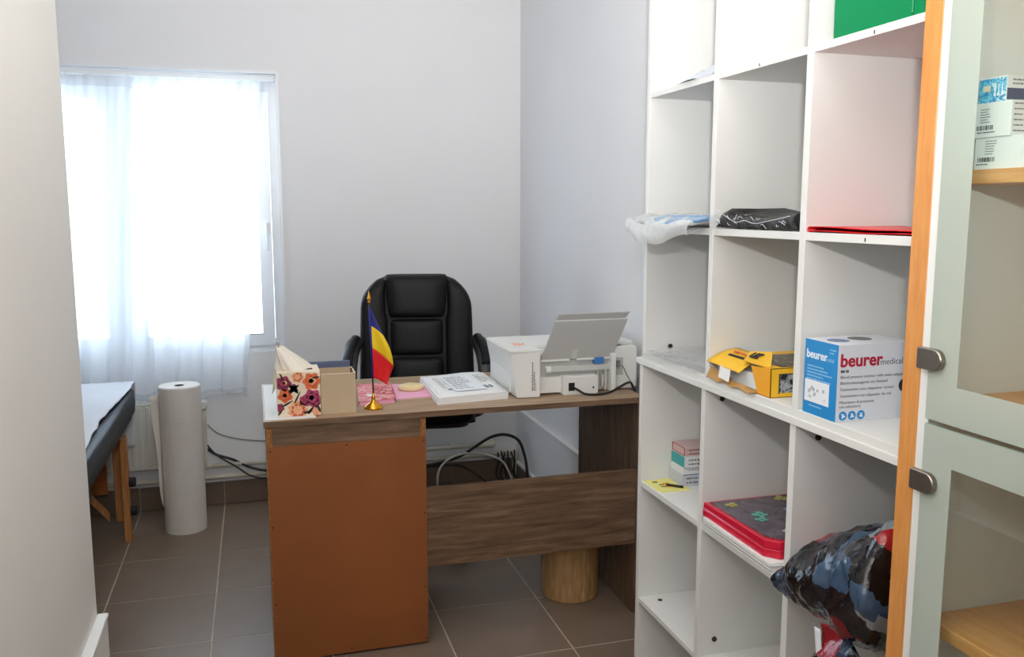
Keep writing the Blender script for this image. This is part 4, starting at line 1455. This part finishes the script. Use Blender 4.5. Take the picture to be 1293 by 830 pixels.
obj('spine', grid(bmesh.new(), spine, 6, 6, 0.001), 'red', rf, smooth=True)

ZCs = 1.035
# film and a dark tool on the double board
pf = thing('plastic_sleeves', 'loose clear plastic sleeves spilled over the shelf edge', 'sleeves', (1.08, 1.95, ZCs))


def psl(dx, dy, dz, sd):
    def f(u, v):
        x = 0.985 + dx + 0.21 * u
        y = 2.115 + dy - 0.30 * v
        z = ZCs + dz + 0.0015 + 0.003 * (1 + nz((x * 3, y * 3, sd), 4)) * 1.2
        return (x, y, z)
    return f


for k, (a, b, c) in enumerate(((0.0, 0.0, 0.0), (0.012, -0.012, 0.005), (0.02, -0.005, 0.010))):
    obj('sleeve', grid(bmesh.new(), psl(a, b, c, k), 14, 16), 'film', pf, smooth=True)
bm = bmesh.new()
tube(bm, [(1.14, 1.84, ZCs + .0165), (1.22, 1.86, ZCs + .0165)], 0.0145, 14, 0)
st_ = thing('tape_reel', 'small black reel lying at the back of clear sleeves', 'reel', (1.18, 1.84, ZCs))
obj('reel', bm, 'rubber', st_, bevel=0.002)
obj('hub', tube(bmesh.new(), [(1.138, 1.8395, ZCs + .0165), (1.145, 1.841, ZCs + .0165)], 0.005, 10, 0), 'chrome', st_)

# yellow carton with torn-open end
yx0, yx1, yy0, yy1, yz = 1.005, 1.20, 1.530, 1.700, 1.097
yc = thing('yellow_carton', 'torn-open yellow carton with black pictures on the shelf', 'carton', (1.1, 1.63, ZCs))
obj('side', B(yx0, yx1, yy0, yy0 + .0015, ZCs, yz), 'yellow', yc)
obj('bottom', B(yx0, yx1, yy0, 1.775, ZCs, ZCs + .0015), 'cardboard', yc)
obj('side', B(yx1 - .0015, yx1, yy0, 1.72, ZCs, yz - .002), 'yellowin', yc)
obj('end', quadslab((yx0, yy0, ZCs), (yx0, yy0, yz), (yx0 + .0, yy0 + .075, yz - .006), (yx0 + .0, yy0 + .045, ZCs), -0.0015), 'yellowin', yc)
topo = obj('top', prism(bmesh.new(), [(yx0 + .002, yy0), (yx1, yy0), (yx1, 1.72), (yx0 + .07, 1.72), (yx0 + .002, yy0 + .110)], 'Z', yz - .0015, yz), 'yellow', yc)
# raised triangular gable of the top
obj('gable', quadslab((yx0 + .002, yy0 + .004, yz + .0005), (yx0 + .050, yy0 + .072, yz + .020), (yx0 + .045, yy0 + .150, yz + .010), (yx0 + .004, yy0 + .11, yz - .002), 0.0015), 'yellow', yc)
obj('top_picture', B(yx0 + .030, yx1 - .004, yy0 + .008, yy0 + .150, yz, yz + .0008), 'photo_dark', topo)
obj('side_picture', B(yx0 + .022, yx0 + .11, yy0 - .0008, yy0, ZCs + .010, yz - .014), 'photo_grey', yc)
obj('side_picture_edge', B((yx0 + .0195, yx0 + .112, yy0 - .0006, yy0, yz - .0145, yz - .012), (yx0 + .0195, yx0 + .022, yy0 - .0006, yy0, ZCs + .008, yz - .012)), 'inkdark', yc)


def flap_fn(u, v):
    # lid flap leaning down and outwards over the open end
    a = Vector((0.992, 1.772, ZCs + .040))
    b = Vector((0.992, 1.632, ZCs + .036))
    c = Vector((1.070, 1.640, ZCs + .066))
    d = Vector((1.070, 1.772, ZCs + .066))
    p = (a * (1 - u) + b * u) * (1 - v) + (d * (1 - u) + c * u) * v
    p.z += 0.006 * math.sin(PI * v)
    return p


fp = obj('flap', grid(bmesh.new(), flap_fn, 8, 6, 0.0012), 'yellow', yc, smooth=True)
Ff = frame(Vector((1.026, 1.757, ZCs + .0565)), (0, -1, 0.0), (0.93, 0, 0.36))
bm = bmesh.new()
plate(bm, Ff, 0.02, 0.115, 0.0, 0.007, 0.0012)
obj('black_band', bm, 'inkdark', fp)
bm = bmesh.new()
textlines(bm, frame(Vector((1.045, 1.735, ZCs + .066)), (0, -1, 0), (0.93, 0, 0.36)), 0, 0, 0.06, 1, 0.01, 0.007, 6)
obj('lettering', bm, 'petal2', fp)
ga, gb_, gc, gd = (Vector(p) for p in ((yx0 + .002, yy0 + .004, yz + .0005), (yx0 + .050, yy0 + .072, yz + .020), (yx0 + .045, yy0 + .150, yz + .010), (yx0 + .004, yy0 + .11, yz - .002)))
gn = (gc - ga).cross(gd - gb_).normalized()
gn = gn if gn.z > 0 else -gn
gx_ = (Vector((0, -1, 0)) - gn * gn.dot(Vector((0, -1, 0)))).normalized()
Gf = frame((ga + gb_ + gc + gd) / 4 + gn * 0.0045 - gx_ * 0.030 - gn.cross(gx_) * 0.008, gx_, gn.cross(gx_))
obj('lettering', text_bm('UZ', 0.026, Gf, 0.0009, bold=0.0012), 'inkdark', yc)
obj('contents', B(yx0 + .012, yx1 - .004, yy0 + .02, 1.765, ZCs + .0016, ZCs + .036), 'maskwhite', yc, bevel=0.002)
obj('torn_lip', grid(bmesh.new(), lambda u, v: (0.993 + 0.012 * v, 1.775 - 0.20 * u, ZCs + .0006 + 0.024 * (1 - u) * v + 0.003 * math.sin(u * 20)), 14, 3, 0.001), 'cardboard', yc)
obj('inner_tab', quadslab((0.990, 1.712, ZCs + .012), (0.990, 1.668, ZCs + .008), (0.994, 1.668, ZCs + .036), (0.994, 1.712, ZCs + .040), 0.001), 'paper', yc)

# monitor carton
bx0, bx1, by0, by1, bz1 = 1.003, 1.165, 1.316, 1.415, 1.178
bc = thing('monitor_carton', 'blue and white blood pressure monitor carton on the shelf', 'carton', (1.08, 1.365, ZCs))
cb2 = obj('carton', B(bx0, bx1, by0, by1, ZCs, bz1), 'beu_white', bc, bevel=0.0006)
obj('blue_face', B(bx0 - .0008, bx0 + .0005, by0 + .0006, by1 - .0006, ZCs + .0006, bz1 - .0006), 'beu_blue', bc)
obj('lid_edge', B(bx0 - .0012, bx0 + .002, by0 + .002, by1 - .002, bz1 - .003, bz1 - .0004), 'beu_blue', bc)
A = FX(bx0 - .0009, by1, ZCs)
W_ = by1 - by0
obj('logo', text_bm('beurer', 0.0225, A @ Matrix.Translation((0.006, 0.108, 0)), 0.0003, bold=0.0005), 'white_print', bc)
obj('logo', text_bm('medical', 0.011, A @ Matrix.Translation((0.064, 0.108, 0)), 0.0003, squash=0.72), 'pale_blue_print', bc)
bm = bmesh.new()
textlines(bm, A, 0.010, 0.094, 0.075, 5, 0.0062, 0.0024, 21)
textlines(bm, A, 0.075, 0.132, 0.018, 2, 0.006, 0.0022, 22)
textlines(bm, A, 0.02, 0.018, 0.05, 1, 0.0062, 0.0022, 25)
obj('lettering', bm, 'pale_blue_print', bc)
bm = bmesh.new()
plate(bm, A, 0.005, 0.078, 0.024, 0.066, 0.0003)
pp = obj('picture', bm, 'white_print', bc)
bm = bmesh.new()
for (u, v, a, w, h) in ((0.020, 0.045, 0.6, 0.010, 0.006), (0.030, 0.050, -0.5, 0.012, 0.007), (0.036, 0.040, 0.9, 0.009, 0.006), (0.022, 0.034, -0.3, 0.008, 0.004), (0.044, 0.048, 0.4, 0.006, 0.005), (0.062, 0.050, 0.2, 0.006, 0.006), (0.066, 0.034, 0, 0.003, 0.003)):
    v_ = box(bm, -w / 2, w / 2, -h / 2, h / 2, 0, 0.0006)
    bmesh.ops.transform(bm, matrix=A @ Matrix.Translation((u, v, 0)) @ Matrix.Rotation(a, 4, 'Z'), verts=v_)
obj('device_print', bm, 'grey_light', pp)
D_ = FY(bx0, by0 - .0001, ZCs)
obj('logo', text_bm('beurer', 0.033, D_ @ Matrix.Translation((0.004, 0.103, 0)), 0.0003, bold=0.0009), 'beu_red', bc)
obj('logo', text_bm('medical', 0.0165, D_ @ Matrix.Translation((0.0905, 0.103, 0)), 0.0003), 'ink', bc)
bm = text_bm('BM 28', 0.0065, D_ @ Matrix.Translation((0.006, 0.092, 0)), 0.0003, bold=0.0002)
obj('lettering', bm, 'inkdark', bc)
for k, (s_, dv) in enumerate((('Blood pressure monitor with mains adapter', 0.081), ('Blutdruckmessgerät mit Netzteil', 0.070), ('Tensiomètre avec adaptateur secteur', 0.058), ('Tensiómetro con adaptador de red', 0.046), ('Misuratore di pressione', 0.034), ('con adattatore', 0.026))):
    obj('lettering', text_bm(s_, 0.0078, D_ @ Matrix.Translation((0.006, dv, 0)), 0.0003), 'ink', bc)
bm = bmesh.new()
for k in range(3):
    disc(bm, D_, 0.015 + k * 0.0195, 0.0115, 0.0085, 0.0004, 24)
ic = obj('icon', bm, 'beu_blue', bc)
bm = bmesh.new()
for k in range(3):
    disc(bm, D_, 0.0155 + k * 0.0195, 0.0105, 0.0035, 0.0007, 12, 3, 0.4, k)
    plate(bm, D_, 0.011 + k * 0.0195, 0.018 + k * 0.0195, 0.0140, 0.0150, 0.0007)
obj('icon_mark', bm, 'white_print', ic)
bm = bmesh.new()
disc(bm, D_, 0.147, 0.062, 0.013, 0.0004, 24)
obj('badge', bm, 'inkdark', bc)
TFm = frame((bx0 + .035, by0 + .05, bz1), (1, 0, 0), (0, 1, 0))
bm = bmesh.new()
disc(bm, TFm, 0.0, 0.0, 0.020, 0.0004, 24)
obj('top_badge', bm, 'periwinkle', bc)
bm = bmesh.new()
disc(bm, TFm, 0.055, 0.01, 0.022, 0.0004, 24)
obj('top_badge', bm, 'ink', bc)

# ------------------------------------------------------------------ things on the lower unit
ZD = 0.675
specs = [('medicine_box', 'lowest white medicine carton of the small stack', 'greycard', 1.086, 2.050, 0.0, 0.034, 0.0, 'greycard'),
         ('medicine_box', 'white medicine carton second from the bottom of the stack', 'whitecard', 1.089, 2.050, 0.034, 0.018, 0.0, 'whitecard'),
         ('medicine_box', 'white medicine carton with a teal end in the stack', 'whitecard', 1.091, 2.050, 0.052, 0.032, 0.0, 'teal'),
         ('medicine_box', 'dusty pink carton on top of the small medicine stack', 'rosecard', 1.092, 2.050, 0.084, 0.024, 0.0, 'rosecard')]
for k, (nm, lbl, mm, x, y, dz, h, _, endm) in enumerate(specs):
    z = ZD + dz
    r = thing(nm, lbl, 'box', (x + .05, y + .04, z), group='small medicine cartons')
    x1, y1 = 1.215, y + 0.078
    obj('carton', B(x, x1, y, y1, z, z + h), mm, r, bevel=0.0005)
    if endm != mm:
        obj('end_print', B(x - .0005, x + .0004, y + .0008, y1 - .0008, z + .001, z + h - .001), endm, r)
    bm = bmesh.new()
    fy = FY(x, y - .0001, z)
    textlines(bm, fy, 0.012, h * 0.72, 0.05, 2 if h > .02 else 1, h * 0.35, h * 0.12, k + 40)
    obj('lettering', bm, 'ink', r)
    if k in (1, 2):
        bm = bmesh.new()
        disc(bm, fy, 0.050, h * 0.38, h * 0.26, 0.0004, 16, 3, 0.3)
        obj('pictogram', bm, 'inkdark', r)
    if k in (0, 1):
        bm = bmesh.new()
        plate(bm, fy, 0.001, 0.10, h - .002, h - .0004)
        obj('blue_line', bm, 'inkblue', r)
    if k == 3:
        bm = bmesh.new()
        fx = FX(x - .0001, y1, z)
        for (a0, a1, b0, b1) in ((0.002, 0.076, 0.001, 0.003), (0.002, 0.076, h - .003, h - .001), (0.002, 0.006, 0.003, h - .003), (0.072, 0.076, 0.003, h - .003)):
            plate(bm, fx, a0, a1, b0, b1)
        for (a0, a1, b0, b1) in ((0.006, 0.06, 0.005, 0.0062), (0.006, 0.06, h - .006, h - .0048)):
            plate(bm, fy, a0, a1, b0, b1)
        obj('border_print', bm, 'redbrown', r)
yp = thing('leaflet_pad', 'pale yellow printed leaflets lying flat beside medicine cartons', 'leaflet', (1.05, 2.07, ZD))
obj('sheets', prism(bmesh.new(), [(1.006, 2.120), (1.010, 2.024), (1.094, 2.020), (1.094, 2.046), (1.082, 2.048), (1.082, 2.122)], 'Z', ZD, ZD + .004), 'yelpad', yp)
bm = bmesh.new()
YF = frame((1.018, 2.11, ZD + .0041), (1, -0.1, 0), (0.1, 1, 0))
textlines(bm, YF, 0.004, -0.006, 0.022, 1, 0.01, 0.008, 1)
textlines(bm, YF, 0.014, -0.032, 0.03, 2, 0.016, 0.006, 2)
obj('lettering', bm, 'inkdark', yp)
bm = bmesh.new()
plate(bm, YF, 0.028, 0.046, -0.058, -0.02)
obj('amber_print', bm, 'amber', yp)
bm = bmesh.new()
tube(bm, [(1.044, 2.062, ZD + .0075), (1.078, 2.030, ZD + .0075)], 0.0035, 8, 0)
solo('pen', bm, 'rubber', 'short black pen lying on the yellow leaflets', 'pen')

# crimson folders over loose papers
pa = thing('paper_pile', 'pile of white papers under the crimson folders', 'papers', (1.12, 1.63, ZD))
rnd = random.Random(11)
for k in range(7):
    d = rnd.uniform(-.006, .006)
    d2 = rnd.uniform(-.005, .005)
    obj('sheets', prism(bmesh.new(), [(0.998 + d, 1.765 + d2), (0.994 + d, 1.482 + d2 * 0.5), (1.235, 1.468), (1.24, 1.765)], 'Z', ZD + k * .0034, ZD + k * .0034 + .0031), 'paper', pa)
fo1 = thing('document_folder', 'crimson zip document folder with dark printed butterfly cover', 'folder', (1.12, 1.63, ZD + .0240))
zf = ZD + .0240


def fold(z0, z1, inset, rise):
    bm = bmesh.new()
    pl = [(1.000 + inset, 1.782 - inset), (0.998 + inset, 1.522 + inset), (1.022 + inset, 1.494 + inset), (1.244, 1.490 + inset), (1.244, 1.782 - inset)]
    lo = [(x, y, z0) for x, y in pl]
    hi = [(x, y, z1 + rise * (1.782 - y) / 0.28) for x, y in pl]
    loft(bm, [lo, hi])
    return bm


b0 = obj('body', fold(zf, zf + .014, 0.0, 0.004), 'crimson', fo1, bevel=0.0012)
obj('body', fold(zf + .0185, zf + .031, 0.001, 0.006), 'crimson', fo1, bevel=0.0012)
obj('zip_band', fold(zf + .014, zf + .0192, 0.003, 0.0045), 'pink', fo1)
cv = obj('cover', fold(zf + .0312, zf + .0332, 0.012, 0.006), 'foldertop', fo1)
CF = frame((1.02, 1.76, zf + .0338), (1, 0, 0), (0, 1, 0.0))


def butterfly(bm, x, y, s, a):
    for (du, dv, rr) in ((0.5, 0.45, 0.5), (-0.5, 0.45, 0.5), (0.4, -0.4, 0.38), (-0.4, -0.4, 0.38)):
        p = Matrix.Rotation(a, 2) @ Vector((du, dv)) * s
        zz = zf + .0338 + 0.006 * (1.782 - (y + p.y)) / 0.28
        disc(bm, frame((x + p.x, y + p.y, zz), (1, 0, 0), (0, 1, -0.0215)), 0, 0, rr * s, 0.0006, 14)


for (mm, x, y, s, a) in (('mint', 1.075, 1.655, 0.018, 0.5), ('mint', 1.06, 1.625, 0.014, 0.2), ('periwinkle', 1.17, 1.66, 0.024, 0.1), ('periwinkle', 1.14, 1.615, 0.020, 0.9), ('coral', 1.135, 1.545, 0.018, 0.3), ('olive', 1.05, 1.735, 0.014, 0.3), ('olive', 1.19, 1.745, 0.018, 0.8), ('mint', 1.20, 1.60, 0.016, 0.0), ('grey_light', 1.075, 1.545, 0.012, 0.6)):
    bm = bmesh.new()
    butterfly(bm, x, y, s, a)
    obj('butterfly_print', bm, mm, cv)

# printed plastic bag bulging off its shelf
bg_ = thing('printed_bag', 'glossy black, red and blue printed plastic bag bulging out of the shelf', 'bag', (1.10, 1.27, ZD))
rs = []
NB, NR = 70, 80
for k in range(NB + 1):
    t = k / NB
    y = 1.421 - 0.305 * t
    end = min(1.0, (0.66 + t * 3.2)) ** 0.6
    if t > 0.93:
        end *= max(0.25, 1 - ((t - 0.93) / 0.07) ** 2)
    top = ZD + 0.080 + 0.165 * t ** 0.85
    xf = 0.958 - 0.036 * math.sin(min(1, t * 1.15) * PI * 0.62)
    xb = 1.262
    r_ = []
    for i in range(NR):
        a = 2 * PI * i / NR
        c, s = math.cos(a), math.sin(a)
        xbb = xf + (xb - xf) * (0.45 + 0.55 * end)
        x = (xf + xbb) / 2 + (xbb - xf) / 2 * math.copysign(abs(c) ** 0.7, c)
        zc = (top + ZD) / 2
        zh = (top - ZD) / 2
        z = zc + zh * math.copysign(abs(s) ** 0.75, s) * end
        if x < 1.06:      # the front of the bag slumps over the board
            z -= 0.022 * ((1.06 - x) / 0.12) ** 1.1 * (1.0 - 0.75 * t)
        elif z < ZD + 0.001:
            z = ZD + 0.001
        r_.append(Vector((x, y, z)))
    rs.append(r_)
bm = bmesh.new()
loft(bm, rs)
bm.normal_update()
for v in bm.verts:
    p = v.co
    ridge = 1 - abs(nz(p + Vector((2, 3, 1)), 11)) * 2
    d = 0.012 * ridge + 0.007 * (1 - 2 * abs(nz(p + Vector((4, 0, 2)), 21))) + 0.004 * (1 - 2 * abs(nz(p, 50)))
    if p.x < 1.0 or p.z > ZD + 0.02:
        v.co += v.normal * (d - 0.010)
    if v.co.x > 0.9985 and v.co.z < ZD + 0.001:
        v.co.z = ZD + 0.001
    v.co.y = min(max(v.co.y, 1.110), 1.4275 if v.co.x > 0.995 else 1.436)
obj('body', bm, 'bag', bg_, smooth=True)


def tail(u, v):
    y = 1.255 - 0.14 * u
    z = ZD + 0.01 - (0.075 - 0.03 * u) * v + 0.004 * math.sin(u * 12)
    x = 0.948 + 0.010 * math.sin(v * 4 + u * 5) - 0.015 * v
    return (x, y, z)


obj('loose_flap', grid(bmesh.new(), tail, 16, 10, 0.0012), 'bag', bg_, smooth=True)


def strap(u, v):
    y = 1.262 - 0.030 * v - 0.014 * u
    z = ZD + 0.002 - 0.085 * v
    return (0.940 - 0.010 * v + 0.003 * u, y, z)


obj('handle_strip', grid(bmesh.new(), strap, 4, 10, 0.001), 'bagwhite', bg_, smooth=True)
obj('flap_hem', tube(bmesh.new(), [tail(u / 8, 1.0) for u in range(9)], 0.0025, 6, 3), 'bagwhite', bg_, smooth=True)

# ------------------------------------------------------------------ glass-fronted cabinet
KX = 0.930
cab = thing('glass_cabinet', 'tall beech-edged cabinet with frosted-border glass doors', 'cabinet', (1.12, 0.66, 0))
obj('side_panel', B(KX, 1.288, 1.034, 1.070, 0.0, 2.10), 'beech', cab, bevel=0.0015)
obj('inner_panel', B(KX, 1.284, 1.012, 1.0335, 0.06, 2.08), 'melamine', cab, bevel=0.001)
obj('side_panel', B(KX, 1.288, 0.216, 0.25, 0.0, 2.10), 'beech', cab, bevel=0.0015)
obj('back_panel', B(1.276, 1.286, 0.25, 1.012, 0.06, 2.08), 'melamine', cab)
obj('top_panel', B(KX, 1.288, 0.25, 1.034, 2.08, 2.10), 'beech_y', cab)
obj('base_panel', B(KX + .01, 1.276, 0.25, 1.012, 0.06, 0.082), 'beech_y', cab)
obj('plinth', B(KX + .03, KX + .046, 0.25, 1.034, 0.0, 0.06), 'beech_y', cab)
for z0, z1, xf in ((1.455, 1.4745, 0.952), (1.130, 1.150, 0.945), (0.795, 0.815, 0.945), (1.775, 1.7945, 0.952)):
    obj('inner_shelf', B(xf, 1.276, 0.25, 1.012, z0, z1), 'beech_y', cab, bevel=0.001)


def glass_door(z0, z1, cz0, cz1, clip_z):
    y1, y0 = 1.0095, 0.255
    bw = 0.055
    d = obj('door', B(KX - .0075, KX - .0025, y0, y1, z0, z1), 'doorglass', cab)
    xa, xb = KX - .0083, KX - .0077
    fr = B((xa, xb, y1 - bw, y1, z0, z1), (xa, xb, y0, y0 + bw, z0, z1), (xa, xb, y0 + bw, y1 - bw, z0, cz0), (xa, xb, y0 + bw, y1 - bw, cz1, z1))
    obj('frosted_border', fr, 'frost', d)
    obj('glass_edge', B((KX - .0076, KX - .0024, y1, y1 + .0006, z0, z1), (KX - .0076, KX - .0024, y0, y1, z1, z1 + .0006), (KX - .0076, KX - .0024, y0, y1, z0 - .0006, z0)), 'glassedge', d)
    # D-shaped hinge clip
    zc = clip_z
    pl = [(1.024, zc - .0155), (0.992, zc - .0155)]
    for k in range(1, 12):
        a = -PI / 2 + PI * k / 12
        pl.append((0.992 - 0.0155 * math.cos(a), zc + 0.0155 * math.sin(a)))
    pl += [(0.992, zc + .0155), (1.024, zc + .0155)]
    obj('hinge_clip', prism(bmesh.new(), pl, 'X', KX - .018, KX - .008), 'brushed', d, bevel=0.0015)
    return d


glass_door(1.1215, 2.06, 1.176, 2.0, 1.209)
glass_door(0.075, 1.1135, 0.13, 1.060, 1.029)

# cartons in the cabinet
ZK = 1.4745
cx0, cy1 = 0.958, 0.990


def med(name, label, x0, x1, y0, y1, z0, z1, mm):
    r = thing(name, label, 'box', ((x0 + x1) / 2, (y0 + y1) / 2, z0), group='white cartons in the cabinet')
    obj('carton', B(x0, x1, y0, y1, z0, z1), mm, r, bevel=0.0005)
    return r


r1 = med('medicine_carton', 'lowest white carton of the stack on the cabinet shelf', 0.958, 1.10, 0.908, 0.990, ZK, ZK + .0425, 'whitecard')
r2 = med('medicine_carton', 'middle white carton with a barcode in the cabinet stack', 0.956, 1.10, 0.931, 0.990, ZK + .0425, ZK + .0885, 'whitecard')
r3 = med('medicine_carton', 'topmost carton of the cabinet stack with a bright blue picture', 0.960, 1.10, 0.946, 0.992, ZK + .0885, ZK + .122, 'whitecard')
for r, x, y1, z, sd in ((r1, 0.958, 0.990, ZK, 1), (r2, 0.956, 0.990, ZK + .0425, 2)):
    A1 = FX(x - .0001, y1, z)
    bm = bmesh.new()
    barcode(bm, A1, 0.006 if sd == 1 else 0.003, 0.010, 0.028, 0.006, sd)
    textlines(bm, A1, 0.004, 0.0075, 0.03, 1, .003, .0014, sd)
    obj('barcode', bm, 'inkdark', r)
    bm = bmesh.new()
    textlines(bm, A1, 0.018 if sd == 1 else 0.008, 0.038, 0.02, 6, 0.0034, 0.0012, sd + 5)
    obj('lettering', bm, 'ink', r)
for r, x, y0, z, h, sd in ((r1, 0.958, 0.908, ZK, .0425, 3), (r2, 0.956, 0.931, ZK + .0425, .046, 4)):
    D1 = FY(x, y0 - .0001, z)
    bm = bmesh.new()
    textlines(bm, D1, 0.004, h * 0.92, 0.022, 6, 0.007, 0.0018, sd + 9)
    obj('lettering', bm, 'ink', r)
A3 = FX(0.960 - .0001, 0.992, ZK + .0885)
bm = bmesh.new()
plate(bm, A3, 0.0006, 0.0454, 0.0006, 0.0315)
pc3 = obj('picture', bm, 'bluepic', r3)
bm = bmesh.new()
plate(bm, A3, 0.008, 0.020, 0.015, 0.023, 0.0007)
obj('caption', bm, 'cream', pc3)
bm = bmesh.new()
for k in range(3):
    plate(bm, A3, 0.027 + k * .006, 0.0285 + k * .006, 0.010, 0.024, 0.0007)
    disc(bm, A3, 0.0278 + k * .006, 0.010, 0.002, 0.0008, 10)
obj('ampoule_print', bm, 'white_print', pc3)
D3 = FY(0.960, 0.946 - .0001, ZK + .0885)
bm = bmesh.new()
plate(bm, D3, 0.001, 0.09, 0.002, 0.017)
obj('navy_band', bm, 'navy', r3)
bm = bmesh.new()
textlines(bm, D3, 0.010, 0.029, 0.03, 2, 0.005, 0.002, 44)
obj('lettering', bm, 'ink', r3)
